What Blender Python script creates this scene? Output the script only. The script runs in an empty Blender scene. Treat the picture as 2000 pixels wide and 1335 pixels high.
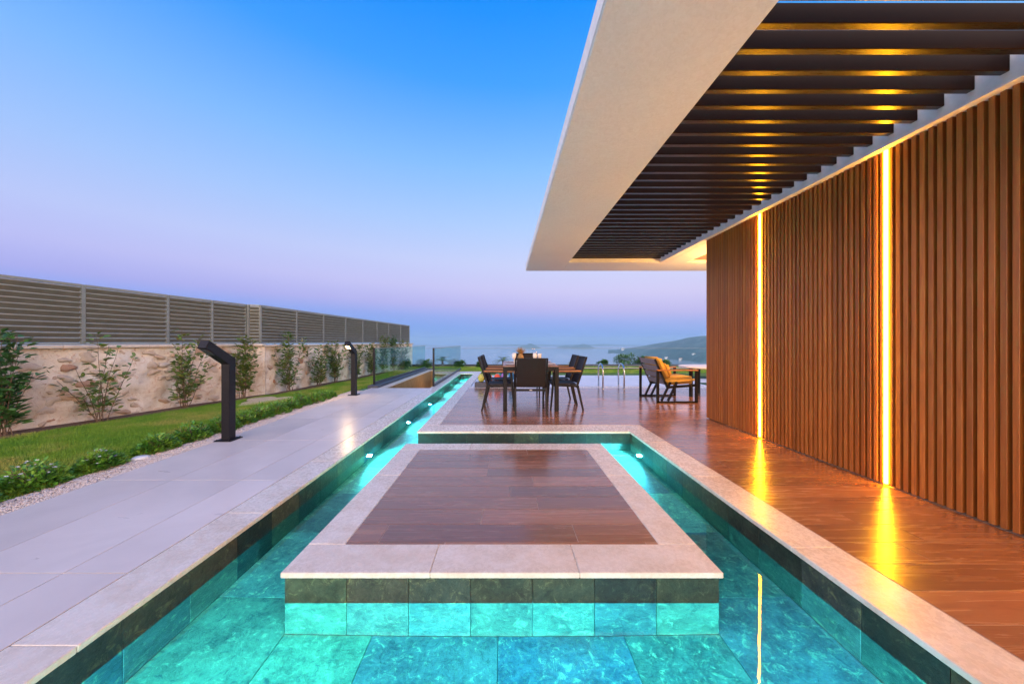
import bpy, bmesh, math, random
import numpy as np
from mathutils import Vector, Matrix
random.seed(7)
RNG = np.random.default_rng(11)
HAZE = .00025
S = bpy.context.scene
COL = S.collection
R = math.radians

# ------------------------------------------------------------------ camera
cd = bpy.data.cameras.new('camera'); cam = bpy.data.objects.new('camera', cd); COL.objects.link(cam)
cam.location = (0, 0, 1.2); cam.rotation_euler = (R(90), 0, 0)
cd.lens = 12.0; cd.sensor_width = 36; cd.shift_x = 0.007; cd.shift_y = 0.0
cd.clip_start = 0.05; cd.clip_end = 30000
S.camera = cam
# ------------------------------------------------------------------ world
W = bpy.data.worlds.new('World'); S.world = W; W.use_nodes = True
wn = W.node_tree; wn.nodes.clear()
def wnode(t, **k):
    n = wn.nodes.new(t)
    for a, v in k.items(): setattr(n, a, v)
    return n
def wl(a, b): wn.links.new(a, b)
wout = wnode('ShaderNodeOutputWorld'); bg = wnode('ShaderNodeBackground'); bg2 = wnode('ShaderNodeBackground')
addsh = wnode('ShaderNodeAddShader')
sky = wnode('ShaderNodeTexSky', sky_type='NISHITA', sun_disc=False)
sky.sun_elevation = R(3); sky.sun_rotation = R(200); sky.altitude = 60
wl(sky.outputs[0], bg2.inputs[0]); bg2.inputs[1].default_value = 0.02
tc = wnode('ShaderNodeTexCoord'); sp = wnode('ShaderNodeSeparateXYZ'); wl(tc.outputs['Generated'], sp.inputs[0])
# belt-of-Venus dusk gradient, a function of elevation over the whole dome
# the shadow band stands a little lower towards the right (nearer the afterglow)
m0 = wnode('ShaderNodeMath', operation='MULTIPLY_ADD'); wl(sp.outputs[0], m0.inputs[0]); m0.inputs[1].default_value = 0.035; wl(sp.outputs[2], m0.inputs[2])
ramp = wnode('ShaderNodeValToRGB'); wl(m0.outputs[0], ramp.inputs[0])
stops = [(0.0, (.17, .35, .80)), (.035, (.17, .34, .86)), (.065, (.25, .36, .87)), (.10, (.43, .42, .86)), (.15, (.54, .53, .91)),
         (.22, (.53, .60, .95)), (.32, (.39, .58, .98)), (.45, (.22, .50, 1.0)), (.60, (.045, .34, 1.0)), (.70, (.004, .27, 1.0)), (1.0, (.01, .18, .75))]
cr = ramp.color_ramp
while len(cr.elements) < len(stops): cr.elements.new(0.5)
for e, (p, c) in zip(cr.elements, stops): e.position = p; e.color = (*c, 1)
# brightness towards the right side of the view
mr = wnode('ShaderNodeMapRange'); wl(sp.outputs[0], mr.inputs[0])
for i, v in enumerate((-0.8, 0.6, 0.0, 1.0)): mr.inputs[i + 1].default_value = v
tint = wnode('ShaderNodeMix', data_type='RGBA'); wl(mr.outputs[0], tint.inputs[0])
tint.inputs[6].default_value = (.92, .95, 1.0, 1); tint.inputs[7].default_value = (1.22, 1.12, 1.0, 1)
mul = wnode('ShaderNodeMix', data_type='RGBA', blend_type='MULTIPLY'); mul.inputs[0].default_value = 1
wl(ramp.outputs[0], mul.inputs[6]); wl(tint.outputs[2], mul.inputs[7])
# afterglow of the set sun behind the camera
ny = wnode('ShaderNodeMapRange', interpolation_type='SMOOTHSTEP'); wl(sp.outputs[1], ny.inputs[0])
for i, v in enumerate((0.2, -0.85, 0.0, 1.0)): ny.inputs[i + 1].default_value = v
nz = wnode('ShaderNodeMapRange', interpolation_type='SMOOTHSTEP'); wl(sp.outputs[2], nz.inputs[0])
for i, v in enumerate((1.0, 0.05, 0.0, 1.0)): nz.inputs[i + 1].default_value = v
gm = wnode('ShaderNodeMath', operation='MULTIPLY'); wl(ny.outputs[0], gm.inputs[0]); wl(nz.outputs[0], gm.inputs[1])
glow = wnode('ShaderNodeMix', data_type='RGBA', blend_type='ADD'); wl(gm.outputs[0], glow.inputs[0])
glow.clamp_result = False
wl(mul.outputs[2], glow.inputs[6]); glow.inputs[7].default_value = (6.0, 4.4, 3.2, 1)
wl(glow.outputs[2], bg.inputs[0]); bg.inputs[1].default_value = 1.0
wl(bg.outputs[0], addsh.inputs[0]); wl(bg2.outputs[0], addsh.inputs[1]); wl(addsh.outputs[0], wout.inputs[0])
# the last of the sun, just down behind the camera
sd = bpy.data.lights.new('sun', 'SUN'); sd.energy = 0.15; sd.angle = R(25); sd.color = (1, .72, .52)
sun = bpy.data.objects.new('sun', sd); COL.objects.link(sun); sun.rotation_euler = (R(72), 0, R(-20))
S.view_settings.view_transform = 'Standard'; S.view_settings.look = 'None'
S.view_settings.exposure = 0.0; S.view_settings.gamma = 1.0; S.view_settings.use_curve_mapping = False
S.cycles.use_denoising = True
S.cycles.max_bounces = 10; S.cycles.diffuse_bounces = 4; S.cycles.glossy_bounces = 4
S.cycles.transmission_bounces = 8; S.cycles.transparent_max_bounces = 16
S.cycles.sample_clamp_indirect = 6

# ------------------------------------------------------------------ helpers
def tag(o, label=None, cat=None, group=None, kind=None):
    if label: o['label'] = label
    if cat: o['category'] = cat
    if group: o['group'] = group
    if kind: o['kind'] = kind
    return o
def empty(name, loc=(0, 0, 0), rz=0):
    o = bpy.data.objects.new(name, None); o.location = loc; o.rotation_euler = (0, 0, rz); o.empty_display_size = .1
    COL.objects.link(o); return o
def link(name, mesh, parent=None, loc=(0, 0, 0), rot=(0, 0, 0)):
    o = bpy.data.objects.new(name, mesh); o.location = loc; o.rotation_euler = rot
    if parent: o.parent = parent
    COL.objects.link(o); return o
def copy_tree(o, parent=None):
    c = o.copy(); COL.objects.link(c); c.parent = parent
    for ch in list(o.children): copy_tree(ch, c)
    return c
_cache = {}
def boxmesh(dx, dy, dz, mat, bev=0.0):
    k = (round(dx, 4), round(dy, 4), round(dz, 4), mat.name, bev)
    if k in _cache: return _cache[k]
    bm = bmesh.new(); bmesh.ops.create_cube(bm, size=1)
    for v in bm.verts: v.co = Vector((v.co.x * dx, v.co.y * dy, v.co.z * dz))
    if bev > 0: bmesh.ops.bevel(bm, geom=bm.edges[:], offset=bev, segments=1, affect='EDGES')
    me = bpy.data.meshes.new('box'); bm.to_mesh(me); bm.free(); me.materials.append(mat)
    _cache[k] = me; return me
def box(name, x0, x1, y0, y1, z0, z1, mat, parent=None, bev=0.0):
    """box given in world metres; parent is an unrotated root"""
    o = link(name, boxmesh(x1 - x0, y1 - y0, z1 - z0, mat, bev), parent)
    c = Vector(((x0 + x1) / 2, (y0 + y1) / 2, (z0 + z1) / 2))
    if parent: c -= Vector(parent.location) if parent.parent is None else Vector(parent.parent.location) + Vector(parent.location)
    o.location = c; return o
class MB:
    def __init__(s): s.v = []; s.f = []
    def add(s, vs, fs):
        n = len(s.v); s.v += [tuple(v) for v in vs]; s.f += [tuple(i + n for i in f) for f in fs]
    def box(s, x0, x1, y0, y1, z0, z1):
        s.add([(x0, y0, z0), (x1, y0, z0), (x1, y1, z0), (x0, y1, z0), (x0, y0, z1), (x1, y0, z1), (x1, y1, z1), (x0, y1, z1)],
              [(0, 3, 2, 1), (4, 5, 6, 7), (0, 1, 5, 4), (1, 2, 6, 5), (2, 3, 7, 6), (3, 0, 4, 7)])
    def bar(s, a, b, w, h, up=(0, 0, 1), w2=None, h2=None):
        a = Vector(a); b = Vector(b); d = (b - a).normalized(); u = Vector(up)
        if abs(d.dot(u)) > .98: u = Vector((0, 1, 0))
        r = d.cross(u).normalized(); u = r.cross(d).normalized(); w2 = w2 or w; h2 = h2 or h
        vs = []
        for p, ww, hh in ((a, w, h), (b, w2, h2)):
            for sx, sy in ((-1, -1), (1, -1), (1, 1), (-1, 1)): vs.append(p + r * sx * ww / 2 + u * sy * hh / 2)
        s.add(vs, [(0, 1, 2, 3), (7, 6, 5, 4), (0, 4, 5, 1), (1, 5, 6, 2), (2, 6, 7, 3), (3, 7, 4, 0)])
    def tube(s, pts, rad, n=8, rads=None):
        pts = [Vector(p) for p in pts]; rings = []
        for i, p in enumerate(pts):
            d = (pts[min(i + 1, len(pts) - 1)] - pts[max(i - 1, 0)]).normalized()
            u = Vector((0, 0, 1)) if abs(d.z) < .9 else Vector((1, 0, 0))
            r = d.cross(u).normalized(); u = r.cross(d); q = rads[i] if rads else rad
            rings.append([p + (r * math.cos(2 * math.pi * k / n) + u * math.sin(2 * math.pi * k / n)) * q for k in range(n)])
        vs = [v for g in rings for v in g]; fs = []
        for i in range(len(rings) - 1):
            for k in range(n):
                a = i * n + k; b = i * n + (k + 1) % n; fs.append((a, b, b + n, a + n))
        fs.append(tuple(range(n - 1, -1, -1))); fs.append(tuple(range((len(rings) - 1) * n, len(rings) * n)))
        s.add(vs, fs)
    def lathe(s, prof, c=(0, 0, 0), n=16):
        vs = []; fs = []
        for r, z in prof:
            for k in range(n): vs.append((c[0] + r * math.cos(2 * math.pi * k / n), c[1] + r * math.sin(2 * math.pi * k / n), c[2] + z))
        for i in range(len(prof) - 1):
            for k in range(n):
                a = i * n + k; b = i * n + (k + 1) % n; fs.append((a, b, b + n, a + n))
        fs.append(tuple(range(n - 1, -1, -1))); fs.append(tuple(range((len(prof) - 1) * n, len(prof) * n)))
        s.add(vs, fs)
    def mesh(s, mat, smooth=False, bev=0):
        me = bpy.data.meshes.new('m'); me.from_pydata(s.v, [], s.f); me.materials.append(mat)
        if bev:
            bm = bmesh.new(); bm.from_mesh(me); bmesh.ops.bevel(bm, geom=bm.edges[:], offset=bev, segments=2, affect='EDGES'); bm.to_mesh(me); bm.free()
        if smooth: me.polygons.foreach_set('use_smooth', [True] * len(me.polygons))
        me.update(); return me
    def build(s, name, mat, parent=None, loc=(0, 0, 0), smooth=False, bev=0):
        return link(name, s.mesh(mat, smooth, bev), parent, loc)
def npmesh(name, V, F, mat, parent=None, loc=(0, 0, 0), smooth=False):
    """V (n,3) float, F (m,k) int"""
    me = bpy.data.meshes.new(name); V = np.asarray(V, np.float32); F = np.asarray(F, np.int32)
    k = F.shape[1]; me.vertices.add(len(V)); me.vertices.foreach_set('co', V.ravel())
    me.loops.add(F.size); me.loops.foreach_set('vertex_index', F.ravel())
    me.polygons.add(len(F)); me.polygons.foreach_set('loop_start', np.arange(0, F.size, k, dtype=np.int32))
    me.polygons.foreach_set('loop_total', np.full(len(F), k, np.int32))
    if smooth: me.polygons.foreach_set('use_smooth', np.ones(len(F), bool))
    me.update(calc_edges=True); me.materials.append(mat)
    return link(name, me, parent, loc)

# ------------------------------------------------------------------ materials
def mat(name, col=(.5, .5, .5), rough=.6, metal=0, spec=.5, coat=0):
    m = bpy.data.materials.new(name); m.use_nodes = True
    b = m.node_tree.nodes['Principled BSDF']; b.inputs['Base Color'].default_value = (*col, 1)
    b.inputs['Roughness'].default_value = rough; b.inputs['Metallic'].default_value = metal
    b.inputs['Specular IOR Level'].default_value = spec; b.inputs['Coat Weight'].default_value = coat
    return m
class N:
    """small node graph builder on a principled material"""
    def __init__(s, m): s.t = m.node_tree; s.b = s.t.nodes['Principled BSDF']; s.co = s.t.nodes.new('ShaderNodeTexCoord')
    def n(s, t, **k):
        x = s.t.nodes.new(t)
        for a, v in k.items(): setattr(x, a, v)
        return x
    def l(s, a, b): s.t.links.new(a, b)
    def coords(s, scale=(1, 1, 1), rnd=True, kind='Object'):
        mp = s.n('ShaderNodeMapping'); mp.inputs['Scale'].default_value = scale
        src = s.co.outputs[kind]
        if rnd:
            oi = s.n('ShaderNodeObjectInfo'); ad = s.n('ShaderNodeVectorMath', operation='ADD'); ml = s.n('ShaderNodeMath', operation='MULTIPLY')
            s.l(oi.outputs['Random'], ml.inputs[0]); ml.inputs[1].default_value = 77.0
            cx = s.n('ShaderNodeCombineXYZ'); s.l(ml.outputs[0], cx.inputs[0]); s.l(ml.outputs[0], cx.inputs[1]); s.l(ml.outputs[0], cx.inputs[2])
            s.l(src, ad.inputs[0]); s.l(cx.outputs[0], ad.inputs[1]); src = ad.outputs[0]
        s.l(src, mp.inputs[0]); return mp.outputs[0]
    def noise(s, vec, scale=5, detail=4, rough=.55, dist=0):
        x = s.n('ShaderNodeTexNoise'); x.inputs['Scale'].default_value = scale; x.inputs['Detail'].default_value = detail
        x.inputs['Roughness'].default_value = rough; x.inputs['Distortion'].default_value = dist; s.l(vec, x.inputs['Vector']); return x.outputs[0]
    def ramp(s, fac, stops):
        r = s.n('ShaderNodeValToRGB'); c = r.color_ramp
        while len(c.elements) < len(stops): c.elements.new(.5)
        for e, (p, q) in zip(c.elements, stops): e.position = p; e.color = (*q, 1) if len(q) == 3 else q
        s.l(fac, r.inputs[0]); return r.outputs[0]
    def mix(s, fac, a, b, mode='MIX'):
        x = s.n('ShaderNodeMix', data_type='RGBA', blend_type=mode)
        for i, v in ((0, fac), (6, a), (7, b)):
            if isinstance(v, (int, float)): x.inputs[i].default_value = v
            elif isinstance(v, tuple): x.inputs[i].default_value = (*v, 1)
            else: s.l(v, x.inputs[i])
        return x.outputs[2]
    def rnd(s):
        return s.n('ShaderNodeObjectInfo').outputs['Random']
    def white(s, k=3.7):
        w = s.n('ShaderNodeTexWhiteNoise', noise_dimensions='1D'); ml = s.n('ShaderNodeMath', operation='MULTIPLY')
        s.l(s.rnd(), ml.inputs[0]); ml.inputs[1].default_value = k * 31; s.l(ml.outputs[0], w.inputs['W']); return w.outputs[0]
    def mr(s, fac, a, b, c, d):
        x = s.n('ShaderNodeMapRange'); s.l(fac, x.inputs[0])
        for i, v in enumerate((a, b, c, d)): x.inputs[i + 1].default_value = v
        return x.outputs[0]
    def bump(s, h, strength=.3, dist=.01):
        x = s.n('ShaderNodeBump'); x.inputs['Strength'].default_value = strength; x.inputs['Distance'].default_value = dist
        s.l(h, x.inputs['Height']); s.l(x.outputs[0], s.b.inputs['Normal']); return x
    def color(s, c): s.l(c, s.b.inputs['Base Color'])
    def rough(s, c): s.l(c, s.b.inputs['Roughness'])

def wood_mat(name, c1, c2, c3, scale=(1.5, 22, 22), rough=(.22, .42), var=.25, coat=0.0, bumps=.15):
    m = mat(name, c1, .35, coat=coat); g = N(m); v = g.coords(scale)
    n1 = g.noise(v, 1.6, 8, .62, 1.2); n2 = g.noise(g.coords((scale[0] * .4, scale[1] * .12, scale[2] * .12)), 2.2, 3, .5)
    base = g.ramp(n1, [(.3, c1), (.52, c2), (.72, c3)])
    base = g.mix(g.mr(n2, .3, .7, 0, .55), base, c1)
    dark = g.mix(1.0, base, g.ramp(g.rnd(), [(0, (1 - var,) * 3), (1, (1 + var * .6,) * 3)]), 'MULTIPLY')
    g.color(dark); g.rough(g.mr(n1, .25, .75, *rough)); g.bump(n1, bumps, .002); return m
M = {}
M['deck'] = wood_mat('deck_wood_tile', (.25, .10, .048), (.33, .145, .068), (.42, .20, .10), (1.2, 16, 16), (.16, .34), .3, .6, .12)
M['deck'].node_tree.nodes['Principled BSDF'].inputs['Coat Roughness'].default_value = .16
M['slat'] = wood_mat('slat_wood', (.28, .080, .014), (.42, .13, .022), (.52, .19, .036), (26, 26, 1.3), (.34, .5), .25, 0, .15)
M['arm'] = wood_mat('arm_wood', (.30, .12, .035), (.4, .17, .05), (.5, .23, .08), (20, 2, 20), (.3, .5), .15)
M['tabletop'] = wood_mat('tabletop_wood', (.24, .13, .1), (.34, .2, .16), (.44, .28, .22), (2, 18, 18), (.2, .35), .2)
M['wallback'] = mat('slat_backing', (.018, .008, .004), .8)
M['grout'] = mat('grout', (.55, .40, .31), .7)
m = mat('marble', (.6, .5, .45), .3); g = N(m); v = g.coords((1, 1, 1))
n1 = g.noise(v, 6, 8, .65, .6); n2 = g.noise(v, 38, 5, .7, .4); n3 = g.noise(v, 2.0, 3, .5, .3)
c = g.ramp(n1, [(.3, (.62, .51, .41)), (.46, (.68, .59, .5)), (.6, (.75, .68, .61)), (.78, (.7, .62, .55))])
c = g.mix(g.mr(n2, .55, .75, 0, .35), c, (.5, .4, .34)); c = g.mix(g.mr(n3, .4, .7, 0, .3), c, (.74, .61, .5))
g.color(c); g.rough(g.mr(n2, .3, .7, .16, .38)); g.bump(n2, .08, .002); M['marble'] = m
m = mat('porcelain_path', (.5, .48, .5), .35); g = N(m); v = g.coords((1, 1, 1))
n1 = g.noise(v, 1.4, 5, .6, .4); n2 = g.noise(g.coords((1.6, 3, 1)), 1.7, 7, .6, .6)
c = g.ramp(n1, [(.3, (.65, .57, .54)), (.7, (.79, .70, .66))]); c = g.mix(g.mr(n2, .35, .8, 0, .25), c, (.64, .56, .53))
c = g.mix(1.0, c, g.ramp(g.rnd(), [(0, (.9,) * 3), (1, (1.04,) * 3)]), 'MULTIPLY')
g.color(c); g.rough(g.mr(n2, .2, .8, .26, .34)); M['path'] = m
M['pathjoint'] = mat('path_joint', (.22, .2, .2), .8)
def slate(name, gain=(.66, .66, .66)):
    m = mat(name, (.2, .24, .22), .5, spec=.28); g = N(m); v = g.coords((1, 1, 1))
    n1 = g.noise(v, 7, 12, .78, .25); n2 = g.noise(v, 48, 8, .75, .3); n3 = g.noise(v, 1.7, 3, .5, .5)
    hue = g.ramp(g.rnd(), [(0, (.026, .036, .028)), (.18, (.013, .019, .021)), (.36, (.036, .032, .022)), (.5, (.019, .029, .027)), (.66, (.036, .044, .029)), (.82, (.015, .022, .031)), (1, (.03, .028, .024))])
    c = g.mix(g.mr(n1, .35, .7, 0, 1), hue, g.mix(1, hue, (3.4, 3.6, 3.0), 'MULTIPLY'))
    c = g.mix(g.mr(n2, .5, .72, 0, .7), c, (.09, .115, .075)); c = g.mix(g.mr(n3, .55, .75, 0, .35), c, (.07, .052, .024))
    n4 = g.noise(v, 16, 12, .8, .9); c = g.mix(g.mr(n4, .54, .66, 0, .85), c, (.20, .24, .13)); c = g.mix(g.mr(n4, .36, .46, .75, 0), c, (.012, .02, .022))
    c = g.mix(1.0, c, g.ramp(g.white(5.3), [(0, (.6, .62, .66)), (.5, (.95, 1, 1)), (1, (1.75, 1.6, 1.35))]), 'MULTIPLY')
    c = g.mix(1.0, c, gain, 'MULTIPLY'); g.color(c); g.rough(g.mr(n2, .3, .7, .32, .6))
    add = g.n('ShaderNodeMath', operation='ADD'); g.l(n1, add.inputs[0]); g.l(n2, add.inputs[1]); g.bump(add.outputs[0], .55, .008)
    return m
M['slate'] = slate('slate_tile'); M['litfloor'] = slate('pool_floor_slate_lit', (2.1, 2.8, 2.9))  # floor copy brightened and blued, pool lamp light put into its colour
M['basin'] = mat('basin_concrete', (.05, .06, .055), .9)
m = mat('soffit_render', (.8, .75, .68), .85); g = N(m); v = g.coords((1, 1, 1), False)
n1 = g.noise(v, 30, 6, .7, 1.2); n2 = g.noise(v, 1.3, 4, .5)
g.color(g.mix(g.mr(n1, .4, .7, 0, .5), g.ramp(n2, [(.3, (.75, .79, .83)), (.7, (.80, .84, .87))]), (.62, .64, .65))); g.bump(n1, .9, .008); M['soffit'] = m
m = mat('white_render', (.74, .74, .76), .7); g = N(m); n1 = g.noise(g.coords((1, 1, 1), False), 14, 5, .6)
g.color(g.ramp(n1, [(.3, (.68, .68, .70)), (.7, (.78, .78, .80))])); g.bump(n1, .1, .003); M['white'] = m
M['recess'] = mat('recess_board', (.4, .24, .17), .6)
m = mat('louvre_metal', (.035, .028, .028), .3, metal=.0, spec=.9); g = N(m); n1 = g.noise(g.coords((3, 90, 90)), 3, 4, .6)
g.color(g.ramp(n1, [(.3, (.004, .003, .0035)), (.7, (.007, .0055, .006))])); g.rough(g.mr(n1, .3, .7, .26, .32)); M['louvre'] = m
def noisy(name, a, b, sc=8, rough=.5, metal=0, bump=.1, bd=.002, spec=.5, rnd=True, det=5):
    m = mat(name, a, rough, metal, spec); g = N(m); n1 = g.noise(g.coords((1, 1, 1), rnd), sc, det, .6, .3)
    g.color(g.ramp(n1, [(.32, a), (.68, b)])); g.bump(n1, bump, bd); return m
M['black'] = noisy('black_coated_metal', (.008, .008, .011), (.013, .012, .017), 40, .42, spec=.25)
M['kerb'] = noisy('dark_kerb_metal', (.05, .055, .075), (.08, .085, .11), 12, .5)
M['steel'] = noisy('brushed_steel', (.5, .49, .5), (.62, .6, .6), 30, .22, 1)
M['fence'] = noisy('fence_blade_shaded', (.13, .13, .105), (.17, .17, .14), 6, .5, 0, .05)  # blade colour darkened for the shade on the slat undersides
M['fencepost'] = noisy('fence_post_aluminium', (.19, .21, .195), (.24, .26, .245), 6, .45, 0, .05)
M['pit'] = noisy('pit_wall_stone', (.26, .15, .06), (.36, .22, .10), 5, .8, 0, .2)
M['cap'] = noisy('wall_cap_stone', (.55, .46, .38), (.68, .6, .52), 9, .7, 0, .2)
m = mat('rubble_mortar', (.5, .42, .34), .9); g = N(m); v = g.coords((1, 1, 1), False)
n1 = g.noise(v, 2.2, 8, .65, .8); n2 = g.noise(v, 9, 7, .7, 1.5); n3 = g.noise(v, .9, 4, .6, .6)
c = g.ramp(n1, [(.28, (.58, .42, .28)), (.42, (.78, .68, .56)), (.58, (.86, .79, .70)), (.74, (.68, .54, .4))])
c = g.mix(g.mr(n2, .54, .68, 0, .8), c, (.48, .24, .12)); c = g.mix(g.mr(n3, .5, .66, 0, .35), c, (.6, .42, .28))
g.color(c); ad = g.n('ShaderNodeMath', operation='ADD'); g.l(n1, ad.inputs[0]); g.l(n2, ad.inputs[1]); g.bump(ad.outputs[0], .8, .03); M['mortar'] = m
m = mat('rubble_stone', (.5, .3, .2), .85); g = N(m); v = g.coords((1, 1, 1)); n1 = g.noise(v, 7, 7, .7, 1)
hue = g.ramp(g.rnd(), [(0, (.70, .60, .50)), (.3, (.66, .50, .36)), (.5, (.72, .64, .57)), (.7, (.62, .40, .24)), (.84, (.70, .56, .44)), (1, (.46, .18, .07))])
g.color(g.mix(g.mr(n1, .35, .7, 0, 1), hue, g.mix(.5, hue, (.72, .62, .54)))); g.bump(n1, .9, .02); M['stone'] = m
m = mat('lawn_soil', (.05, .09, .015), .95); g = N(m); v = g.coords((1, 1, 1), False); n1 = g.noise(v, 1.3, 6, .6); n2 = g.noise(v, 60, 4, .7)
c = g.ramp(n1, [(.3, (.07, .17, .012)), (.55, (.11, .2, .018)), (.75, (.2, .19, .04))]); g.color(g.mix(g.mr(n2, .4, .7, 0, .5), c, (.03, .05, .008))); g.bump(n2, .6, .02); M['lawn'] = m
m = mat('grass_blade', (.08, .15, .02), .6); g = N(m); v = g.coords((1, 1, 1), False); n1 = g.noise(v, 1.3, 6, .6); n2 = g.noise(v, 45, 2, .5)
c = g.ramp(n1, [(.34, (.12, .30, .012)), (.5, (.2, .36, .02)), (.62, (.42, .40, .09))]); g.color(g.mix(g.mr(n2, .4, .6, 0, .65), c, (.06, .18, .012))); M['grass'] = m
def leafmat(name, cols):
    m = mat(name, cols[0], .42); g = N(m); v = g.coords((1, 1, 1), True); n1 = g.noise(v, 9, 3, .6)
    n = len(cols); g.color(g.ramp(n1, [(.25 + .5 * i / (n - 1), q) for i, q in enumerate(cols)])); return m
M['leaf'] = leafmat('shrub_leaf', [(.045, .12, .03), (.08, .18, .035), (.17, .22, .045), (.28, .16, .05)])
M['leafdark'] = leafmat('dark_leaf', [(.025, .09, .03), (.05, .15, .04), (.1, .22, .045)])
M['cover'] = leafmat('ground_cover_leaf', [(.03, .13, .02), (.10, .28, .03), (.3, .5, .06)])
M['frond'] = leafmat('palm_frond', [(.05, .1, .03), (.09, .15, .04), (.16, .2, .06)])
M['stem'] = noisy('stem_bark', (.13, .08, .05), (.2, .13, .09), 30, .8)
M['flower'] = mat('white_petal', (.75, .72, .74), .6)
m = mat('gravel', (.6, .5, .42), .85); g = N(m); v = g.coords((1, 1, 1), False); n1 = g.noise(v, 55, 4, .7); 
g.color(g.ramp(n1, [(.3, (.42, .3, .22)), (.5, (.66, .55, .48)), (.7, (.78, .72, .67))])); M['gravel'] = m
M['soil'] = noisy('soil', (.09, .045, .03), (.17, .09, .06), 14, .95, 0, .6, .02)
M['sand'] = noisy('sand', (.55, .40, .22), (.68, .52, .32), 20, .95, 0, .3, .01)
M['chair'] = noisy('charcoal_frame', (.009, .008, .009), (.014, .013, .014), 30, .42, spec=.2)
m = mat('woven_mesh_fabric', (.03, .026, .028), .55, spec=.2); g = N(m); v = g.coords((1, 1, 1), False)
wv = g.n('ShaderNodeTexWave', wave_type='BANDS', bands_direction='Z'); wv.inputs['Scale'].default_value = 22; g.l(v, wv.inputs[0])
g.color(g.ramp(wv.outputs[1], [(.2, (.010, .008, .009)), (.8, (.026, .021, .023))])); g.bump(wv.outputs[1], .25, .002); M['weave'] = m
M['cushion'] = noisy('ochre_cushion', (.50, .26, .04), (.60, .34, .06), 60, .9, 0, .3, .002)
M['strap'] = noisy('grey_strap', (.18, .17, .2), (.26, .25, .29), 60, .8, 0, .3, .002)
M['paleglass'] = mat('frosted_white_glass', (.78, .75, .72), .25)
M['ceramic'] = noisy('white_ceramic', (.72, .7, .68), (.8, .78, .76), 12, .25)
M['dried'] = noisy('dried_plant', (.22, .12, .04), (.4, .25, .09), 40, .8, 0, .5, .004)
for nm, c in (('yellow', (.42, .42, .08)), ('orange', (.75, .14, .03)), ('red', (.7, .09, .03)), ('teal', (.02, .3, .32)), ('purple', (.28, .13, .5)), ('blue', (.02, .18, .42))):
    M[nm] = noisy(nm + '_plastic', c, tuple(min(1, x * 1.25) for x in c), 10, .4)
M['emblem'] = mat('metal_plate', (.5, .48, .46), .4, 1)
def emit(name, col, st):
    m = bpy.data.materials.new(name); m.use_nodes = True; t = m.node_tree; t.nodes.clear()
    o = t.nodes.new('ShaderNodeOutputMaterial'); e = t.nodes.new('ShaderNodeEmission'); e.inputs[0].default_value = (*col, 1); e.inputs[1].default_value = st
    t.links.new(e.outputs[0], o.inputs[0]); return m
M['led'] = emit('warm_led', (1, .40, .0088), 118)
M['poollamp'] = emit('cyan_pool_lamp', (.5, 1, 1), 60)
M['lampglow'] = emit('warm_lamp', (1, .62, .22), 22)
M['warmlamp'] = emit('warm_wall_lamp', (1, .55, .16), 30)
def glass(name, tint, edge=.04, rough=0.0):
    m = bpy.data.materials.new(name); m.use_nodes = True; t = m.node_tree; t.nodes.clear()
    o = t.nodes.new('ShaderNodeOutputMaterial'); tr = t.nodes.new('ShaderNodeBsdfTransparent'); tr.inputs[0].default_value = (*tint, 1)
    gl = t.nodes.new('ShaderNodeBsdfGlossy'); gl.inputs['Roughness'].default_value = rough; lw = t.nodes.new('ShaderNodeLayerWeight'); pw = t.nodes.new('ShaderNodeMath'); pw.operation = 'POWER'; pw.inputs[1].default_value = 5; t.links.new(lw.outputs['Facing'], pw.inputs[0])
    fr = t.nodes.new('ShaderNodeMath'); fr.operation = 'MULTIPLY_ADD'; fr.inputs[1].default_value = .9; fr.inputs[2].default_value = .012; t.links.new(pw.outputs[0], fr.inputs[0])
    mx = t.nodes.new('ShaderNodeMixShader'); t.links.new(fr.outputs[0], mx.inputs[0]); t.links.new(tr.outputs[0], mx.inputs[1]); t.links.new(gl.outputs[0], mx.inputs[2]); t.links.new(mx.outputs[0], o.inputs[0])
    return m
M['glass'] = glass('clear_glass', (.95, .985, .98)); M['tintglass'] = glass('green_tinted_glass', (.78, .95, .93))
def water(name, tint, wscale=3.0, wstr=.03, det=2, ior=1.33):
    m = bpy.data.materials.new(name); m.use_nodes = True; t = m.node_tree; t.nodes.clear(); L = t.links.new
    o = t.nodes.new('ShaderNodeOutputMaterial'); rf = t.nodes.new('ShaderNodeBsdfRefraction'); rf.inputs['IOR'].default_value = ior; rf.inputs[0].default_value = (*tint, 1); rf.inputs['Roughness'].default_value = 0
    gl = t.nodes.new('ShaderNodeBsdfGlossy'); gl.inputs['Roughness'].default_value = 0.0; fr = t.nodes.new('ShaderNodeFresnel'); fr.inputs[0].default_value = ior
    tcn = t.nodes.new('ShaderNodeTexCoord'); ns = t.nodes.new('ShaderNodeTexNoise'); ns.inputs['Scale'].default_value = wscale; ns.inputs['Detail'].default_value = det
    bp = t.nodes.new('ShaderNodeBump'); bp.inputs['Strength'].default_value = wstr; bp.inputs['Distance'].default_value = .05
    L(tcn.outputs['Object'], ns.inputs[0]); L(ns.outputs[0], bp.inputs['Height'])
    for x in (rf, gl, fr): L(bp.outputs[0], x.inputs['Normal'])
    mx = t.nodes.new('ShaderNodeMixShader'); L(fr.outputs[0], mx.inputs[0]); L(rf.outputs[0], mx.inputs[1]); L(gl.outputs[0], mx.inputs[2]); L(mx.outputs[0], o.inputs[0])
    return m
M['water'] = water('channel_water', (.7, .97, .98), 1.7, .03)
m = mat('pool_water', (.62, .74, .78), .06); g = N(m); n1 = g.noise(g.coords((1, 1, 1), False), 2.5, 3); g.bump(n1, .06, .05); M['poolwater'] = m
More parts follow.
